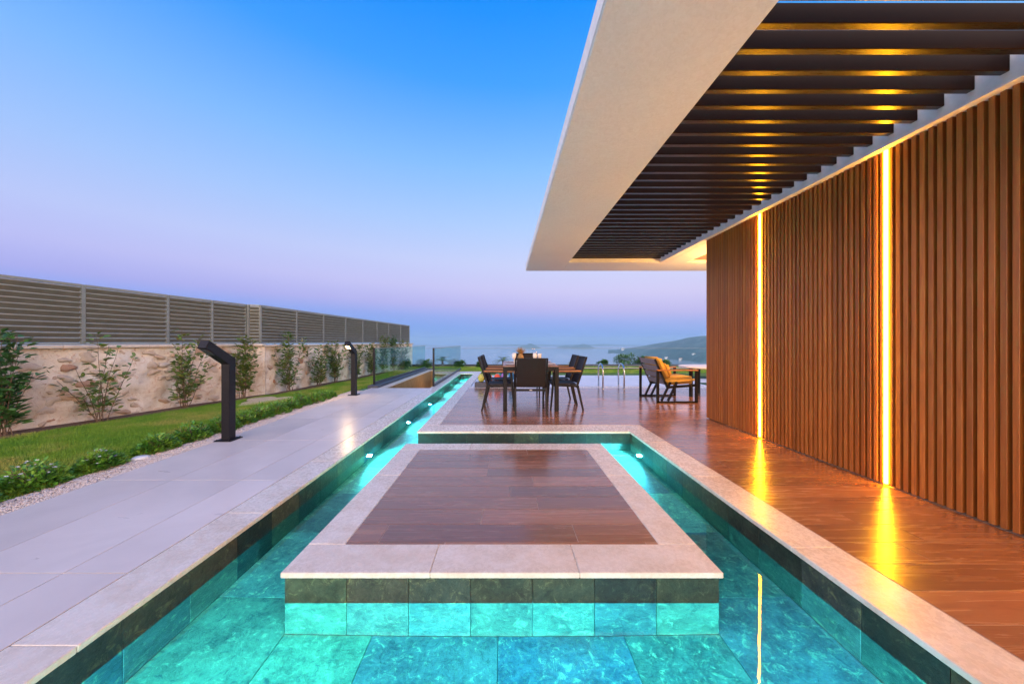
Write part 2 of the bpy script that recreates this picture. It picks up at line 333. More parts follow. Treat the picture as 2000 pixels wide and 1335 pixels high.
m = mat('sea', (.34, .39, .41), .22, spec=.5); g = N(m); v = g.coords((1, .35, 1), False); n1 = g.noise(v, .03, 6, .6); n2 = g.noise(g.coords((1, .2, 1), False), .002, 4)
g.rough(g.mr(n2, 0, 1, .12, .16)); M['sea'] = m
m = mat('hazed_scrub_hill', (.05, .09, .04), .95); g = N(m); v = g.coords((1, 1, 1), False); n1 = g.noise(v, .008, 8, .7, .5); n2 = g.noise(v, .05, 5, .7)
c = g.ramp(n1, [(.35, (.02, .075, .065)), (.5, (.045, .13, .11)), (.66, (.16, .2, .18))]); g.color(g.mix(g.mr(n2, .5, .65, 0, .6), c, (.025, .05, .03))); g.bump(n2, .6, 6); M['hill'] = m  # scrub greens pushed towards teal, distance haze mixed into the colour
M['plasterfar'] = mat('white_villa', (.75, .73, .7), .8); M['windowdark'] = mat('dark_window', (.06, .07, .09), .2)
M['rooftile'] = mat('red_roof', (.4, .16, .09), .8)

# ------------------------------------------------------------------ ground, sea, hills
def sheet(name, x0, x1, y0, y1, z, m, kind='structure', zf=None, nx=1, ny=1, parent=None, smooth=True):
    xs = np.linspace(x0, x1, nx + 1); ys = np.linspace(y0, y1, ny + 1)
    X, Y = np.meshgrid(xs, ys); Z = zf(X, Y) if zf else np.full_like(X, z)
    V = np.stack([X, Y, Z], -1).reshape(-1, 3); F = []
    for j in range(ny):
        for i in range(nx):
            a = j * (nx + 1) + i; F.append((a, a + 1, a + nx + 2, a + nx + 1))
    o = npmesh(name, V, np.array(F), m, parent, smooth=smooth)
    if kind: o['kind'] = kind
    return o
sheet('sea', -9000, 9000, 60, 5600, -60, M['sea'])
def hz(X, Y):
    t = np.clip((Y - 19.75) / 170, 0, 1); return -.32 - 62 * t ** .85
sheet('hillside', -400, 400, 19.75, 200, 0, M['hill'], zf=hz, nx=40, ny=24)
sheet('ground', -400, 400, -120, 19.75, -4.0, M['soil'])
sheet('hinterland', -3000, 3000, -3000, -120.5, -4.0, M['hill'])  # unseen land behind the camera, added to block glow below the horizon
def lawnz(X, Y):
    side = np.clip((-3.5 - X) / 3, 0, 1)
    return -.035 - .12 * side * np.clip((Y - 4.5) / 4, 0, 1) - .05 * np.clip((Y - 9) / 4, 0, 1) + .008 * np.sin(X * 3.1) * np.cos(Y * 2.3)
sheet('lawn', -8.2, -3.74, -9, 15.3, 0, M['lawn'], zf=lawnz, nx=30, ny=110)
sheet('far_lawn', -8.2, 14, 15.3, 19.75, -.2, M['lawn'], nx=4, ny=3)
sheet('far_lawn_strip', -2.0, 14, 14.0, 15.3, -.2, M['lawn'], nx=4, ny=3)
sheet('soil_bed', -8.2, -8.19, 15, 15.3, -.2, M['soil'])
# headland on the right, islands, far shore
def ysil(px):
    return np.interp(px, [1190, 1200, 1217, 1250, 1280, 1320, 1345, 1372, 1450, 1560, 1700, 1900], [690, 685.5, 680.5, 676, 670.5, 664.5, 658.5, 655.5, 652, 655, 660, 668])
def yshore(px):
    return np.interp(px, [1190, 1200, 1300, 1372, 1500, 1900], [690, 689, 699.5, 707, 714, 722])
us = np.linspace(1188, 1900, 150); ts = np.linspace(0, 1, 26); V = []
for t in ts:
    for px in us:
        u = (px - 986) / 666.7; Y0 = 61.2 * 666.7 / (yshore(px) - 667); Yr = Y0 + 420
        hp = max(0.5, 61.2 + (667 - ysil(px)) / 666.7 * Yr); Y = Y0 + t * 900
        prof = math.sin(min(1, t * 900 / 420) * math.pi / 2) ** .8 if t * 900 < 420 else math.cos((t * 900 - 420) / 480 * math.pi / 2)
        hgt = hp * prof; nz_ = (math.sin(px * .09 + t * 9) + math.sin(px * .043 - t * 17)) * 2.0 * prof * (1 - prof) * 2
        V.append((u * Y, Y, -60.6 + hgt + nz_ + (1.2 if prof > .02 else -1.5)))
F = []
for j in range(len(ts) - 1):
    for i in range(len(us) - 1):
        a = j * len(us) + i; F.append((a, a + 1, a + len(us) + 1, a + len(us)))
npmesh('headland', V, F, M['hill'], smooth=True)['kind'] = 'structure'
def island(px, yt, wpx, Y=3900, dpt=160):
    cx = (px - 986) / 666.7 * Y; hh = 61.2 + (667 - yt) / 666.7 * Y; w = wpx / 666.7 * Y / 2; V = []; F = []; n = 28
    for j in range(n + 1):
        for i in range(n + 1):
            a = -1 + 2 * i / n; b = -1 + 2 * j / n; r = math.hypot(a, b)
            z = hh * max(0, 1 - r) ** .8 * (1 + .18 * math.sin(a * 7 + b * 4)) if r < 1 else -3
            V.append((cx + a * w, Y + b * dpt, -60.5 + z))
    for j in range(n):
        for i in range(n):
            q = j * (n + 1) + i; F.append((q, q + 1, q + n + 2, q + n + 1))
    npmesh('island', V, F, M['hill'], smooth=True)['kind'] = 'structure'
island(1033, 670.2, 50, 3500); island(1137, 671.0, 56, 3500); island(1103, 673.2, 34, 3700)
V = []; F = []; n = 220
for j, (yy, k) in enumerate(((5300, 0), (5450, 1), (5700, 0))):
    for i in range(n + 1):
        x = -7000 + 14000 * i / n
        V.append((x, yy, -61 + k * (14 + 8 * math.sin(x * .0016) + 6 * math.sin(x * .0043 + 1) + 3 * math.sin(x * .013))))
for j in range(2):
    for i in range(n):
        a = j * (n + 1) + i; F.append((a, a + 1, a + n + 2, a + n + 1))
npmesh('far_shore', V, F, M['hill'], smooth=True)['kind'] = 'structure'

# ------------------------------------------------------------------ garden path
path = box('garden_path', -3.49, -1.962, -1.8, 8.9, -.16, -.012, M['pathjoint']); path['kind'] = 'structure'
cols = [(-3.49, -2.895), (-2.895, -2.295), (-2.295, -1.962)]
for (a, b) in cols:
    y = 1.774 - 3.6
    while y < 8.9:
        y1 = min(y + 1.2, 8.9); y0 = max(y, -1.8)
        if y1 - y0 > .05: box('paving_tile', a + .0025, b - .0025, y0 + .0025, y1 - .0025, -.012, 0, M['path'], path, .0006)
        y += 1.2
rt = box('rear_terrace', -3.49, 5.6, -9.0, -1.802, -.16, -.012, M['pathjoint']); rt['kind'] = 'structure'  # unseen pale paving behind the camera, added to bounce light onto the soffit
yy = -9.0
while yy < -1.85:
    xx = -3.49
    while xx < 5.55: box('paving_tile', xx + .0016, min(xx + 1.2, 5.6) - .0016, yy + .0016, min(yy + 1.2, -1.802) - .0016, -.012, 0, M['path'], rt, .0015); xx += 1.2
    yy += 1.2
rt = box('rear_walk', -1.688, 1.678, -1.8, .148, -.3, -.001, M['path']); rt['kind'] = 'structure'  # unseen pale slab behind the camera, also added for bounce light
# ------------------------------------------------------------------ water channel
ZW = -.168; ZF = -.46
ch = empty('water_channel', (0, 0, ZF - .08)); tag(ch, kind='structure')
box('basin_floor', -1.96, 1.95, .2, 13.2, ZF - .08, ZF - .012, M['basin'], ch)
box('basin_wall', -1.96, -1.712, .2, 13.2, ZF - .012, -.03, M['basin'], ch)
box('basin_wall', 1.702, 1.95, .2, 4.585, ZF - .012, -.03, M['basin'], ch)
box('basin_wall', -1.712, 1.702, .2, .388, ZF - .012, -.03, M['basin'], ch)
box('basin_wall', -1.712, -1.182, 13.012, 13.2, ZF - .012, -.03, M['basin'], ch)
def coping(parent, x0, x1, y0, y1, along='y', L=1.05, z0=-.03, off=0.0):
    a, b = (y0, y1) if along == 'y' else (x0, x1); p = a - off
    while p < b - .01:
        q0 = max(p, a); q1 = min(p + L, b)
        if q1 - q0 < .02: p += L; continue
        if along == 'y': box('coping_stone', x0, x1, q0 + .0008, q1 - .0008, z0, 0, M['marble'], parent, .004)
        else: box('coping_stone', q0 + .0008, q1 - .0008, y0, y1, z0, 0, M['marble'], parent, .004)
        p += L
coping(ch, -1.96, -1.69, -1.8, 13.0); coping(ch, 1.68, 1.953, -1.8, 4.585, off=.4)
coping(ch, -1.69, 1.68, .15, .4, 'x')
coping(ch, -1.96, -.945, 13.0, 13.9, 'x')
TW = .325
def wall_tiles(parent, axis, c, a0, a1, sgn, start=None):
    """slate tiles on a vertical face; axis 'x' = face of constant x, sgn = side the face looks to"""
    p = a0 if start is None else start
    while p < a1 - .01:
        q0 = max(p, a0); q1 = min(p + TW, a1)
        if q1 - q0 > .015:
            t0, t1 = sorted((c, c - sgn * .012))
            if axis == 'x': box('wall_tile', t0, t1, q0 + .0012, q1 - .0012, ZF, -.0305, M['slate'], parent, .0012)
            else: box('wall_tile', q0 + .0012, q1 - .0012, t0, t1, ZF, -.0305, M['slate'], parent, .0012)
        p += TW
wall_tiles(ch, 'x', -1.70, .4, 13.0, 1, .22); wall_tiles(ch, 'x', 1.69, .4, 4.585, -1, .32)
wall_tiles(ch, 'y', .40, -1.7, 1.69, 1); wall_tiles(ch, 'y', 13.0, -1.7, -1.17, -1)
def floor_tiles(x0, x1, y0, y1, s=.66, sx=0, sy=0):
    x = x0 - sx
    while x < x1 - .01:
        y = y0 - sy
        while y < y1 - .01:
            a0, a1, b0, b1 = max(x, x0), min(x + s, x1), max(y, y0), min(y + s, y1)
            if a1 - a0 > .02 and b1 - b0 > .02:
                box('floor_tile', a0 + .0015, a1 - .0015, b0 + .0015, b1 - .0015, ZF - .012, ZF, M['litfloor'], ch, .0015)
            y += s
        x += s
floor_tiles(-1.70, -1.155, .4, 13.0, .66, 0, .35); floor_tiles(-1.155, 1.125, .4, 1.79, .66, .2, .35)
floor_tiles(1.125, 1.69, .4, 4.6, .66, 0, .35); floor_tiles(-1.155, 1.125, 4.02, 4.6, .66, .2, 0)
wm = MB()
for (x0, x1, y0, y1) in ((-1.70, -1.155, .4, 13.0), (-1.155, 1.125, .4, 1.79), (1.125, 1.69, .4, 4.6), (-1.155, 1.125, 4.02, 4.6)):
    wm.add([(x0, y0, ZW), (x1, y0, ZW), (x1, y1, ZW), (x0, y1, ZW)], [(0, 1, 2, 3)])
wo = wm.build('channel_water', M['water']); tag(wo, kind='structure')
# pool lights set into the walls
def pool_light(x, y, nx, ny, e, z=-.26, size=165, tip=0):
    m_ = MB(); m_.lathe([(.0, 0), (.034, 0), (.034, .006), (.0, .006)], n=16); q = Vector((nx, ny, 0)).to_track_quat('Z', 'Y').to_euler()
    loc = Vector((x + nx * .003, y + ny * .003, z)); o = link('pool_light', m_.mesh(M['poollamp']), ch, loc - ch.location, q)
    r_ = MB(); r_.lathe([(.035, 0), (.048, 0), (.048, .006), (.035, .008)], n=16); k = link('rim', r_.mesh(M['steel']), o)
    ld = bpy.data.lights.new('pool_spot', 'SPOT'); ld.energy = e; ld.color = (.11, .76, 1); ld.shadow_soft_size = .03; ld.spot_size = R(size); ld.spot_blend = .6
    lo = bpy.data.objects.new('pool_spot', ld); COL.objects.link(lo); lo.parent = o; lo.location = (0, 0, .03); lo.rotation_euler = (R(180 + tip), 0, 0)
EP = 1500
for y in (4.2, 5.9, 7.6, 9.3, 11.0, 12.4): pool_light(-1.70, y, 1, 0, EP * (1 if y < 5 else .8))
pool_light(1.69, 4.2, -1, 0, EP)
for x in (-1.35, 0.15, 1.3): pool_light(x, .40, 0, 1, EP * .52, -.24, 150, 36)

# ------------------------------------------------------------------ island platform in the channel
plat = empty('stepping_platform', (0, 2.9, ZF)); tag(plat, kind='structure')
box('core', -1.143, 1.113, 1.802, 4.008, ZF, -.031, M['basin'], plat)
x0, x1, y0, y1 = -1.17, 1.14, 1.775, 4.04; wx0, wx1, wy0, wy1 = -.948, .914, 2.03, 3.81
box('screed', wx0, wx1, wy0, wy1, -.03, -.0025, M['grout'], plat)
coping(plat, x0, x1, y0, wy0 - .001, 'x', .78); coping(plat, x0, x1, wy1 + .001, y1, 'x', .78)
coping(plat, x0, wx0 - .001, wy0, wy1); coping(plat, wx1 + .001, x1, wy0, wy1)
wall_tiles(plat, 'y', 1.79, -1.155, 1.125, -1); wall_tiles(plat, 'y', 4.02, -1.155, 1.125, 1)
wall_tiles(plat, 'x', -1.155, 1.79, 4.02, -1); wall_tiles(plat, 'x', 1.125, 1.79, 4.02, 1)
def planks(parent, x0, x1, y0, y1, anchor=1.45, seed=3, L=1.2):
    rr = random.Random(seed); j = math.floor((y0 - anchor) / .2); y = anchor + j * .2
    while y < y1 - .005:
        a, b = max(y, y0), min(y + .2, y1)
        if b - a > .012:
            x = x0 - [0, .4, .8, .2, .6, 1.0][rr.randrange(6)] - .01
            while x < x1 - .005:
                p, q = max(x, x0), min(x + L, x1)
                if q - p > .012:
                    box('floor_plank', p + .002, q - .002, a + .002, b - .002, -.0024, 0 - rr.random() * .0005, M['deck'], parent, .0006)
                x += L
        y += .2
planks(plat, wx0, wx1, wy0, wy1, seed=5)

# ------------------------------------------------------------------ terrace deck
deck = empty('terrace', (1, 5, 0)); tag(deck, kind='structure')
box('deck_slab', -1.158, 5.6, 4.612, 9.28, -.5, -.0305, M['basin'], deck); box('deck_slab', 1.953, 5.6, -1.8, 4.585, -.5, -.0305, M['basin'], deck)
box('screed', -.943, 5.6, 4.952, 8.9, -.03, -.0025, M['grout'], deck); box('screed', 1.956, 3.6, -1.8, 4.952, -.03, -.0025, M['grout'], deck)
coping(deck, -1.18, 1.953, 4.585, 4.95, 'x', .98)
coping(deck, -1.18, -.945, 4.95, 13.0); coping(deck, -.945, 5.6, 8.9, 9.3, 'x', 1.2)
wall_tiles(deck, 'y', 4.60, -1.17, 1.69, -1); wall_tiles(deck, 'x', -1.17, 4.612, 13.0, -1)
planks(deck, 1.956, 3.19, -1.8, 4.952, seed=8); planks(deck, -.943, 5.6, 4.952, 8.9, seed=9)
box('side_wall', -1.158, -.95, 9.3, 13.0, -.5, -.031, M['basin'], deck)

# ------------------------------------------------------------------ swimming pool beyond the terrace
pool = empty('swimming_pool', (2, 11, -1.4)); tag(pool, kind='structure')
pw = sheet('pool_water', -.94, 5.6, 9.302, 12.5, -.03, M['poolwater'], None); pw.parent = pool; pw.location = -Vector(pool.location)
box('pool_shell', -.94, 5.6, 12.5, 12.62, -1.4, -.035, M['white'], pool); box('pool_shell', 5.6, 5.75, 9.3, 12.62, -1.4, -.035, M['white'], pool)
sheet('pool_surround', -.94, 14, 12.62, 14.0, -.3, M['path'])
# ladder handrails
def handrail(x, lab):
    t = empty('pool_handrail', (x, 8.84, 0)); tag(t, lab, 'handrail', 'steel pool ladder handrails')
    m_ = MB(); pts = []
    for a in range(0, 181, 20):
        pts.append((.05 * a / 180, .30 - .30 * math.cos(R(a)), .42 + .2 * math.sin(R(a))))
    m_.tube([(0, 0, 0)] + pts + [(.06, .62, -.1)], .02, 10); m_.build('rail', M['steel'], t, smooth=True)
    b = MB(); b.lathe([(.05, 0), (.05, .008), (.02, .015)], n=16); b.build('base_plate', M['steel'], t)
handrail(2.54, 'chrome pool handrail nearer the dining table, at the far terrace edge'); handrail(3.09, 'chrome pool handrail nearer the armchair, at the far terrace edge')

# ------------------------------------------------------------------ stairwell with balustrades
st = empty('stairwell', (-2.6, 11.7, -3.2)); tag(st, kind='structure')
box('pit_wall', -3.3, -3.13, 8.9, 14.67, -3.2, -.03, M['pit'], st); box('pit_wall', -3.13, -1.98, 14.5, 14.67, -3.2, -.03, M['pit'], st)
box('pit_wall', -1.979, -1.962, 8.905, 14.67, -3.2, -.03, M['pit'], st)
box('wall_cap', -3.31, -3.12, 8.9, 14.68, -.03, .0, M['cap'], st, .003); box('wall_cap', -3.12, -1.97, 14.49, 14.68, -.03, .0, M['cap'], st, .003)
box('kerb', -3.6, -3.315, 8.95, 14.95, -.3, .055, M['kerb'], st, .006); box('kerb', -3.315, -1.97, 14.69, 14.95, -.3, .055, M['kerb'], st, .006)
for i in range(14): box('step', -3.128, -1.981, 8.905 + i * .3, 8.905 + (i + 1) * .3, -3.19, -.17 * (i + 1), M['path'], st)
wl_ = box('stair_light', -1.99, -1.982, 12.6, 12.72, -.75, -.63, M['warmlamp'], st); box('frame', -1.986, -1.9805, 12.58, 12.74, -.77, -.61, M['steel'], st)
ld = bpy.data.lights.new('stair_lamp', 'POINT'); ld.energy = 16; ld.color = (1, .62, .28); ld.shadow_soft_size = .06
lo = bpy.data.objects.new('stair_lamp', ld); COL.objects.link(lo); lo.location = (-2.1, 12.66, -.7)
def balustrade(name, a, b, n, z0, z1, gm, lab, postn=(0,), chan=True, gap=.012):
    t = empty(name, (a[0], a[1], z0)); tag(t, lab, 'balustrade'); A = Vector((*a, z0)); B = Vector((*b, z0)); d = (B - A); L = d.length; d.normalize()
    for i in range(n):
        p = A + d * (L * i / n + gap / 2); q = A + d * (L * (i + 1) / n - gap / 2)
        m_ = MB(); m_.bar(p + Vector((0, 0, (z1 - z0) / 2 + .03)) - A, q + Vector((0, 0, (z1 - z0) / 2 + .03)) - A, .014, z1 - z0 - .06); m_.build('glass_panel', gm, t)
    if chan: m_ = MB(); m_.bar(Vector((0, 0, .03)), B - A + Vector((0, 0, .03)), .05, .06); m_.build('base_channel', M['kerb'], t)
    m_ = MB(); m_.bar(Vector((0, 0, z1 - z0 + .006)), B - A + Vector((0, 0, z1 - z0 + .006)), .022, .014); m_.build('top_rail', M['fencepost'], t)
    for k in postn:
        p = A + d * (L * k) - A; m_ = MB(); m_.bar(p - d * .03, p - d * .03 + Vector((0, 0, z1 - z0 + .02)), .045, .045); m_.build('post', M['black'], t)
    return t
balustrade('glass_balustrade', (-3.53, 9.25), (-3.46, 14.8), 4, .056, 1.02, M['tintglass'], 'green tinted glass balustrade on the lawn side of the stairwell')
balustrade('glass_balustrade', (-1.925, 9.25), (-1.925, 14.8), 4, .001, 1.02, M['tintglass'], 'green tinted glass balustrade between stairwell and water channel')
gf = balustrade('glass_fence', (-8.1, 19.4), (13.8, 19.4), 15, -.2, .83, M['glass'], 'long clear glass fence across the far end of the lawn', (), True)
box('hedge_kerb', -8.1, 13.8, 19.46, 19.7, -.3, -.08, M['kerb']); tag(bpy.context.scene.objects['hedge_kerb'], 'low dark kerb running under the far glass fence', 'kerb')

# ------------------------------------------------------------------ the house: slatted wall, canopy, louvres
XW = 3.18
house = empty('house', (XW + .5, 2, 0))
tag(house, 'modern house with timber slat wall, glowing vertical strips and white louvred canopy', 'house')
box('wall_core', XW + .0585, XW + .22, -1.8, 5.38, -.03, 2.86, M['wallback'], house)
box('skirting', XW + .058, XW + .0583, -1.8, 5.38, 0, .012, M['kerb'], house)
LED_Y = (4.255, 2.847, 1.40, 0.0)
pitch = .0528; sw = .0305
def slat_run(y1, y0):
    """slats between y0 and y1, spaced evenly so that a slat ends flush at both ends"""
    n_ = max(1, round((y1 - y0 - sw) / pitch)); st_ = (y1 - y0 - sw) / n_
    for k_ in range(n_ + 1):
        y_ = y1 - k_ * st_
        box('wall_slat', XW, XW + .058, y_ - sw, y_, .012, 2.80, M['slat'], house, .0015)
edges_ = [5.385] + [e_ for l in LED_Y for e_ in (l + .0155, l - .0155)] + [-.6]
for k_ in range(0, len(edges_), 2): slat_run(edges_[k_], edges_[k_ + 1])
box('end_trim', XW + .0585, XW + .22, 5.381, 5.40, 0.0, 2.80, M['slat'], house)
for l in LED_Y:
    s = box('led_strip', XW - .012, XW + .022, l - .0105, l + .0105, .02, 2.795, M['led'], house, .002)
    box('led_channel', XW + .0225, XW + .0445, l - .0155, l + .0155, .012, 2.80, M['slat'], house)
# canopy ring
ZS = 2.80; ZL = 2.872; XO = .475; XI = 1.288; XB = 3.12
def ring(name, x0, x1, y0, y1, z0=ZS, z1=2.93, m_=None): return box(name, x0, x1, y0, y1, z0, z1, m_ or M['soffit'], house, .004)
ring('canopy_band', XO, XI, -1.8, 7.70); ring('canopy_band', XI + .0005, 5.8, 6.88, 7.70)
ring('canopy_fascia', XO - .006, XO, -1.8, 7.706, ZS + .012, 2.936, M['white']); ring('canopy_fascia', XO, 5.8, 7.70, 7.706, ZS + .012, 2.936, M['white'])
box('canopy_beam', XB, XB + .14, -1.8, 6.879, ZS + .001, 3.02, M['white'], house, .003)
box('canopy_beam', XI - .06, XI - .001, -1.8, 6.879, 2.931, 3.02, M['white'], house)
box('canopy_beam', XI, XB + .14, 6.881, 6.96, 2.931, 3.02, M['white'], house)
# ceiling of the covered part beyond the wall, with a shallow recess
box('ceiling', XB + .141, 3.67, -1.8, 6.879, ZS, 2.93, M['soffit'], house)
box('ceiling_recess', 3.671, 5.8, -1.8, 6.879, ZS + .05, 2.93, M['recess'], house)
# dark louvres: underside made glossier for the strips' glow, sides matte to stay dark
M['louvreside'] = mat('louvre_matte_side', (.018, .012, .011), .6, spec=.06)
lm_ = boxmesh(XB - XI - .004, .045, .109, M['louvreside'], .004); lm_.materials.append(M['louvre'])
for p_ in lm_.polygons:
    if p_.normal.z < -.9: p_.material_index = 1
y = 2.105 + .157 * 30; n = 0
while y > -1.2:
    box('louvre', XI + .002, XB - .002, y, y + .045, ZL, ZL + .109, M['louvreside'], house, .004); y -= .157
# facade behind the wall end with its own warm strip (lights the ceiling and the armchair)
box('rear_facade', 4.6, 4.8, -1.8, 5.9, -.03, 2.80, M['white'], house)
wlm = box('wall_light', 4.55, 4.598, 5.5, 5.6, 2.0, 2.2, M['warmlamp'], house)
ld = bpy.data.lights.new('wall_lamp', 'POINT'); ld.energy = 270; ld.color = (1, .50, .13); ld.shadow_soft_size = .1
lo = bpy.data.objects.new('wall_lamp', ld); COL.objects.link(lo); lo.location = (4.35, 5.75, 2.2)

# ------------------------------------------------------------------ path lamps
def path_lamp(x, y, lab, lit):
    t = empty('path_lamp', (x, y, 0)); tag(t, lab, 'lamp', 'angled black path lamps')
    t0 = .10; d = Vector((0, -.86, .51)); nrm = Vector((0, -.51, -.86)); hx = .05
    # bent profile in the y-z plane
    zb = .94; prof = [(-.05, .012), (.05, .012), (.05, .995)]
    A = Vector((0, .05, .995)); tipT = A + d * .44; tipB = tipT + nrm * t0; inner = Vector((0, -.05, zb - .01))
    prof += [(tipT.y, tipT.z), (tipB.y, tipB.z), (inner.y, inner.z)]
    vs = [(-hx, p, q) for p, q in prof] + [(hx, p, q) for p, q in prof]; n = len(prof)
    fs = [tuple(range(n - 1, -1, -1)), tuple(range(n, 2 * n))] + [(i, (i + 1) % n, (i + 1) % n + n, i + n) for i in range(n)]
    m_ = MB(); m_.add(vs, fs); m_.build('post', M['black'], t, bev=.003)
    m_ = MB(); m_.box(-.1, .1, -.1, .1, 0, .012); m_.build('base_plate', M['black'], t, bev=.002)
    for sx in (-.08, .08):
        for sy in (-.08, .08): b = MB(); b.lathe([(.009, .012), (.009, .02), (.004, .023)], c=(sx, sy, 0), n=8); b.build('bolt', M['black'], t)
    c = tipB - d * .1 + nrm * .003; m_ = MB(); m_.bar(c - d * .06, c + d * .06, .07, .006, up=-nrm)
    m_.build('lens', M['lampglow'] if lit else M['windowdark'], t)
    if lit:
        ld = bpy.data.lights.new('lamp_light', 'SPOT'); ld.energy = 26; ld.color = (1, .68, .32); ld.spot_size = R(150); ld.spot_blend = .8; ld.shadow_soft_size = .05
        lo = bpy.data.objects.new('lamp_light', ld); COL.objects.link(lo); lo.parent = t; lo.location = c + nrm * .03; lo.rotation_euler = (R(-30), 0, 0)
path_lamp(-3.40, 4.2, 'large unlit black bent path lamp nearest the camera, at the lawn edge', False)
path_lamp(-3.42, 7.74, 'glowing black bent path lamp farther along the path by the stairwell', True)

# ------------------------------------------------------------------ stone wall and louvred fence
def P1(y, off=0): return (-7.427 + .146 * y + off, y)
def P2(y, off=0): return (-6.54 + .068 * y + off, y)
SEG = [(P1(-2.5), P1(8.27)), (P1(8.27), P2(8.39)), (P2(8.39), P2(19.3))]
swl = empty('stone_wall', (-6.4, 5, -.3)); tag(swl, 'rough rubble garden wall in cream and rust stone behind the shrubs', 'wall')
ZT = [1.15, 1.15, 1.13]
rs = random.Random(4)
for si, (a, b) in enumerate(SEG):
    A = Vector((*a, 0)); B = Vector((*b, 0)); d = B - A; L = d.length; d.normalize(); nv = Vector((d.y, -d.x, 0))
    if nv.x < 0 and si != 1: nv = -nv
    if si == 1: nv = Vector((0, -1, 0))
    nu = max(2, int(L / .09)); nvn = 18; V = []; F = []
    zt = ZT[si] - .045; zb = -.4
    for j in range(nvn + 1):
        for i in range(nu + 1):
            s_ = L * i / nu; z = zb + (zt - zb) * j / nvn
            q = .022 * math.sin(s_ * 5.1 + z * 3) + .02 * math.sin(s_ * 11.7 - z * 9) + .014 * math.sin(z * 17 + s_ * 3) + rs.uniform(-.008, .008)
            if i in (0, nu): q = 0
            p = A + d * s_ + nv * (q if j < nvn else 0); V.append((p.x, p.y, z))
    for j in range(nvn):
        for i in range(nu):
            k = j * (nu + 1) + i; F.append((k, k + 1, k + nu + 2, k + nu + 1))
    o = npmesh('wall_face', V, F, M['mortar'], swl, smooth=True); o.location = -Vector(swl.location)
    m_ = MB(); back = -nv * .14; m_.bar(A + back + Vector((0, 0, (zt + zb) / 2)), B + back + Vector((0, 0, (zt + zb) / 2)), .22, zt - zb)
    o = m_.build('wall_core', M['mortar'], swl); o.location = -Vector(swl.location)
    cl = 1.1; k = 0; s_ = 0
    while s_ < L - .01:
        e = min(s_ + cl, L); m_ = MB(); p = A + d * (s_ + .001) - nv * .1 + Vector((0, 0, zt + .023)); q = A + d * (e - .001) - nv * .1 + Vector((0, 0, zt + .023))
        m_.bar(p, q, .34, .045); o = m_.build('cap_stone', M['cap'], swl, bev=.004); o.location = -Vector(swl.location); s_ = e
# individual face stones standing proud of the mortar (shared blob meshes)
blobs = []
for k in range(10):
    bm = bmesh.new(); bmesh.ops.create_icosphere(bm, subdivisions=2, radius=1)
    for v in bm.verts:
        aa = math.atan2(v.co.z, v.co.x); f = 1 + .25 * math.sin(aa * 2 + k) + .17 * math.sin(aa * 3 + k * 2.1) + .1 * math.sin(aa * 5 + k * 3.3) + rs.uniform(-.09, .09); v.co = v.co * f; v.co.y = max(-.8, min(.8, v.co.y))
    me = bpy.data.meshes.new('stone'); bm.to_mesh(me); bm.free(); me.materials.append(M['stone'])
    me.polygons.foreach_set('use_smooth', [True] * len(me.polygons)); blobs.append(me)
def put_stones(A, B, n, nv, z0, z1):
    d = (B - A); L = d.length; d.normalize(); ang = math.atan2(d.y, d.x); placed = []; tries = 0
    while len(placed) < n and tries < n * 30:
        tries += 1; s_ = rs.uniform(.1, L - .1); z = rs.uniform(z0, z1); w = rs.uniform(.035, .15) ; h = w * rs.uniform(.45, .8)
        if any(abs(s_ - a) < (w + c) * .95 and abs(z - b) < (h + e) * .95 for a, b, c, e in placed): continue
        placed.append((s_, z, w, h)); p = A + d * s_ + nv * .0
        o = link('stone', rs.choice(blobs), swl, Vector((p.x, p.y, z)) - Vector(swl.location), (rs.uniform(-.2, .2), rs.uniform(-.4, .4), ang)); o.scale = (w, .036, h)
A = Vector((*P1(2.5), 0)); B = Vector((*P1(8.2), 0)); put_stones(A, B, 150, Vector((1, -.14, 0)).normalized(), -.1, 1.03)
A = Vector((*P2(8.5), 0)); B = Vector((*P2(19), 0)); put_stones(A, B, 150, Vector((1, -.07, 0)).normalized(), -.15, 1.0)
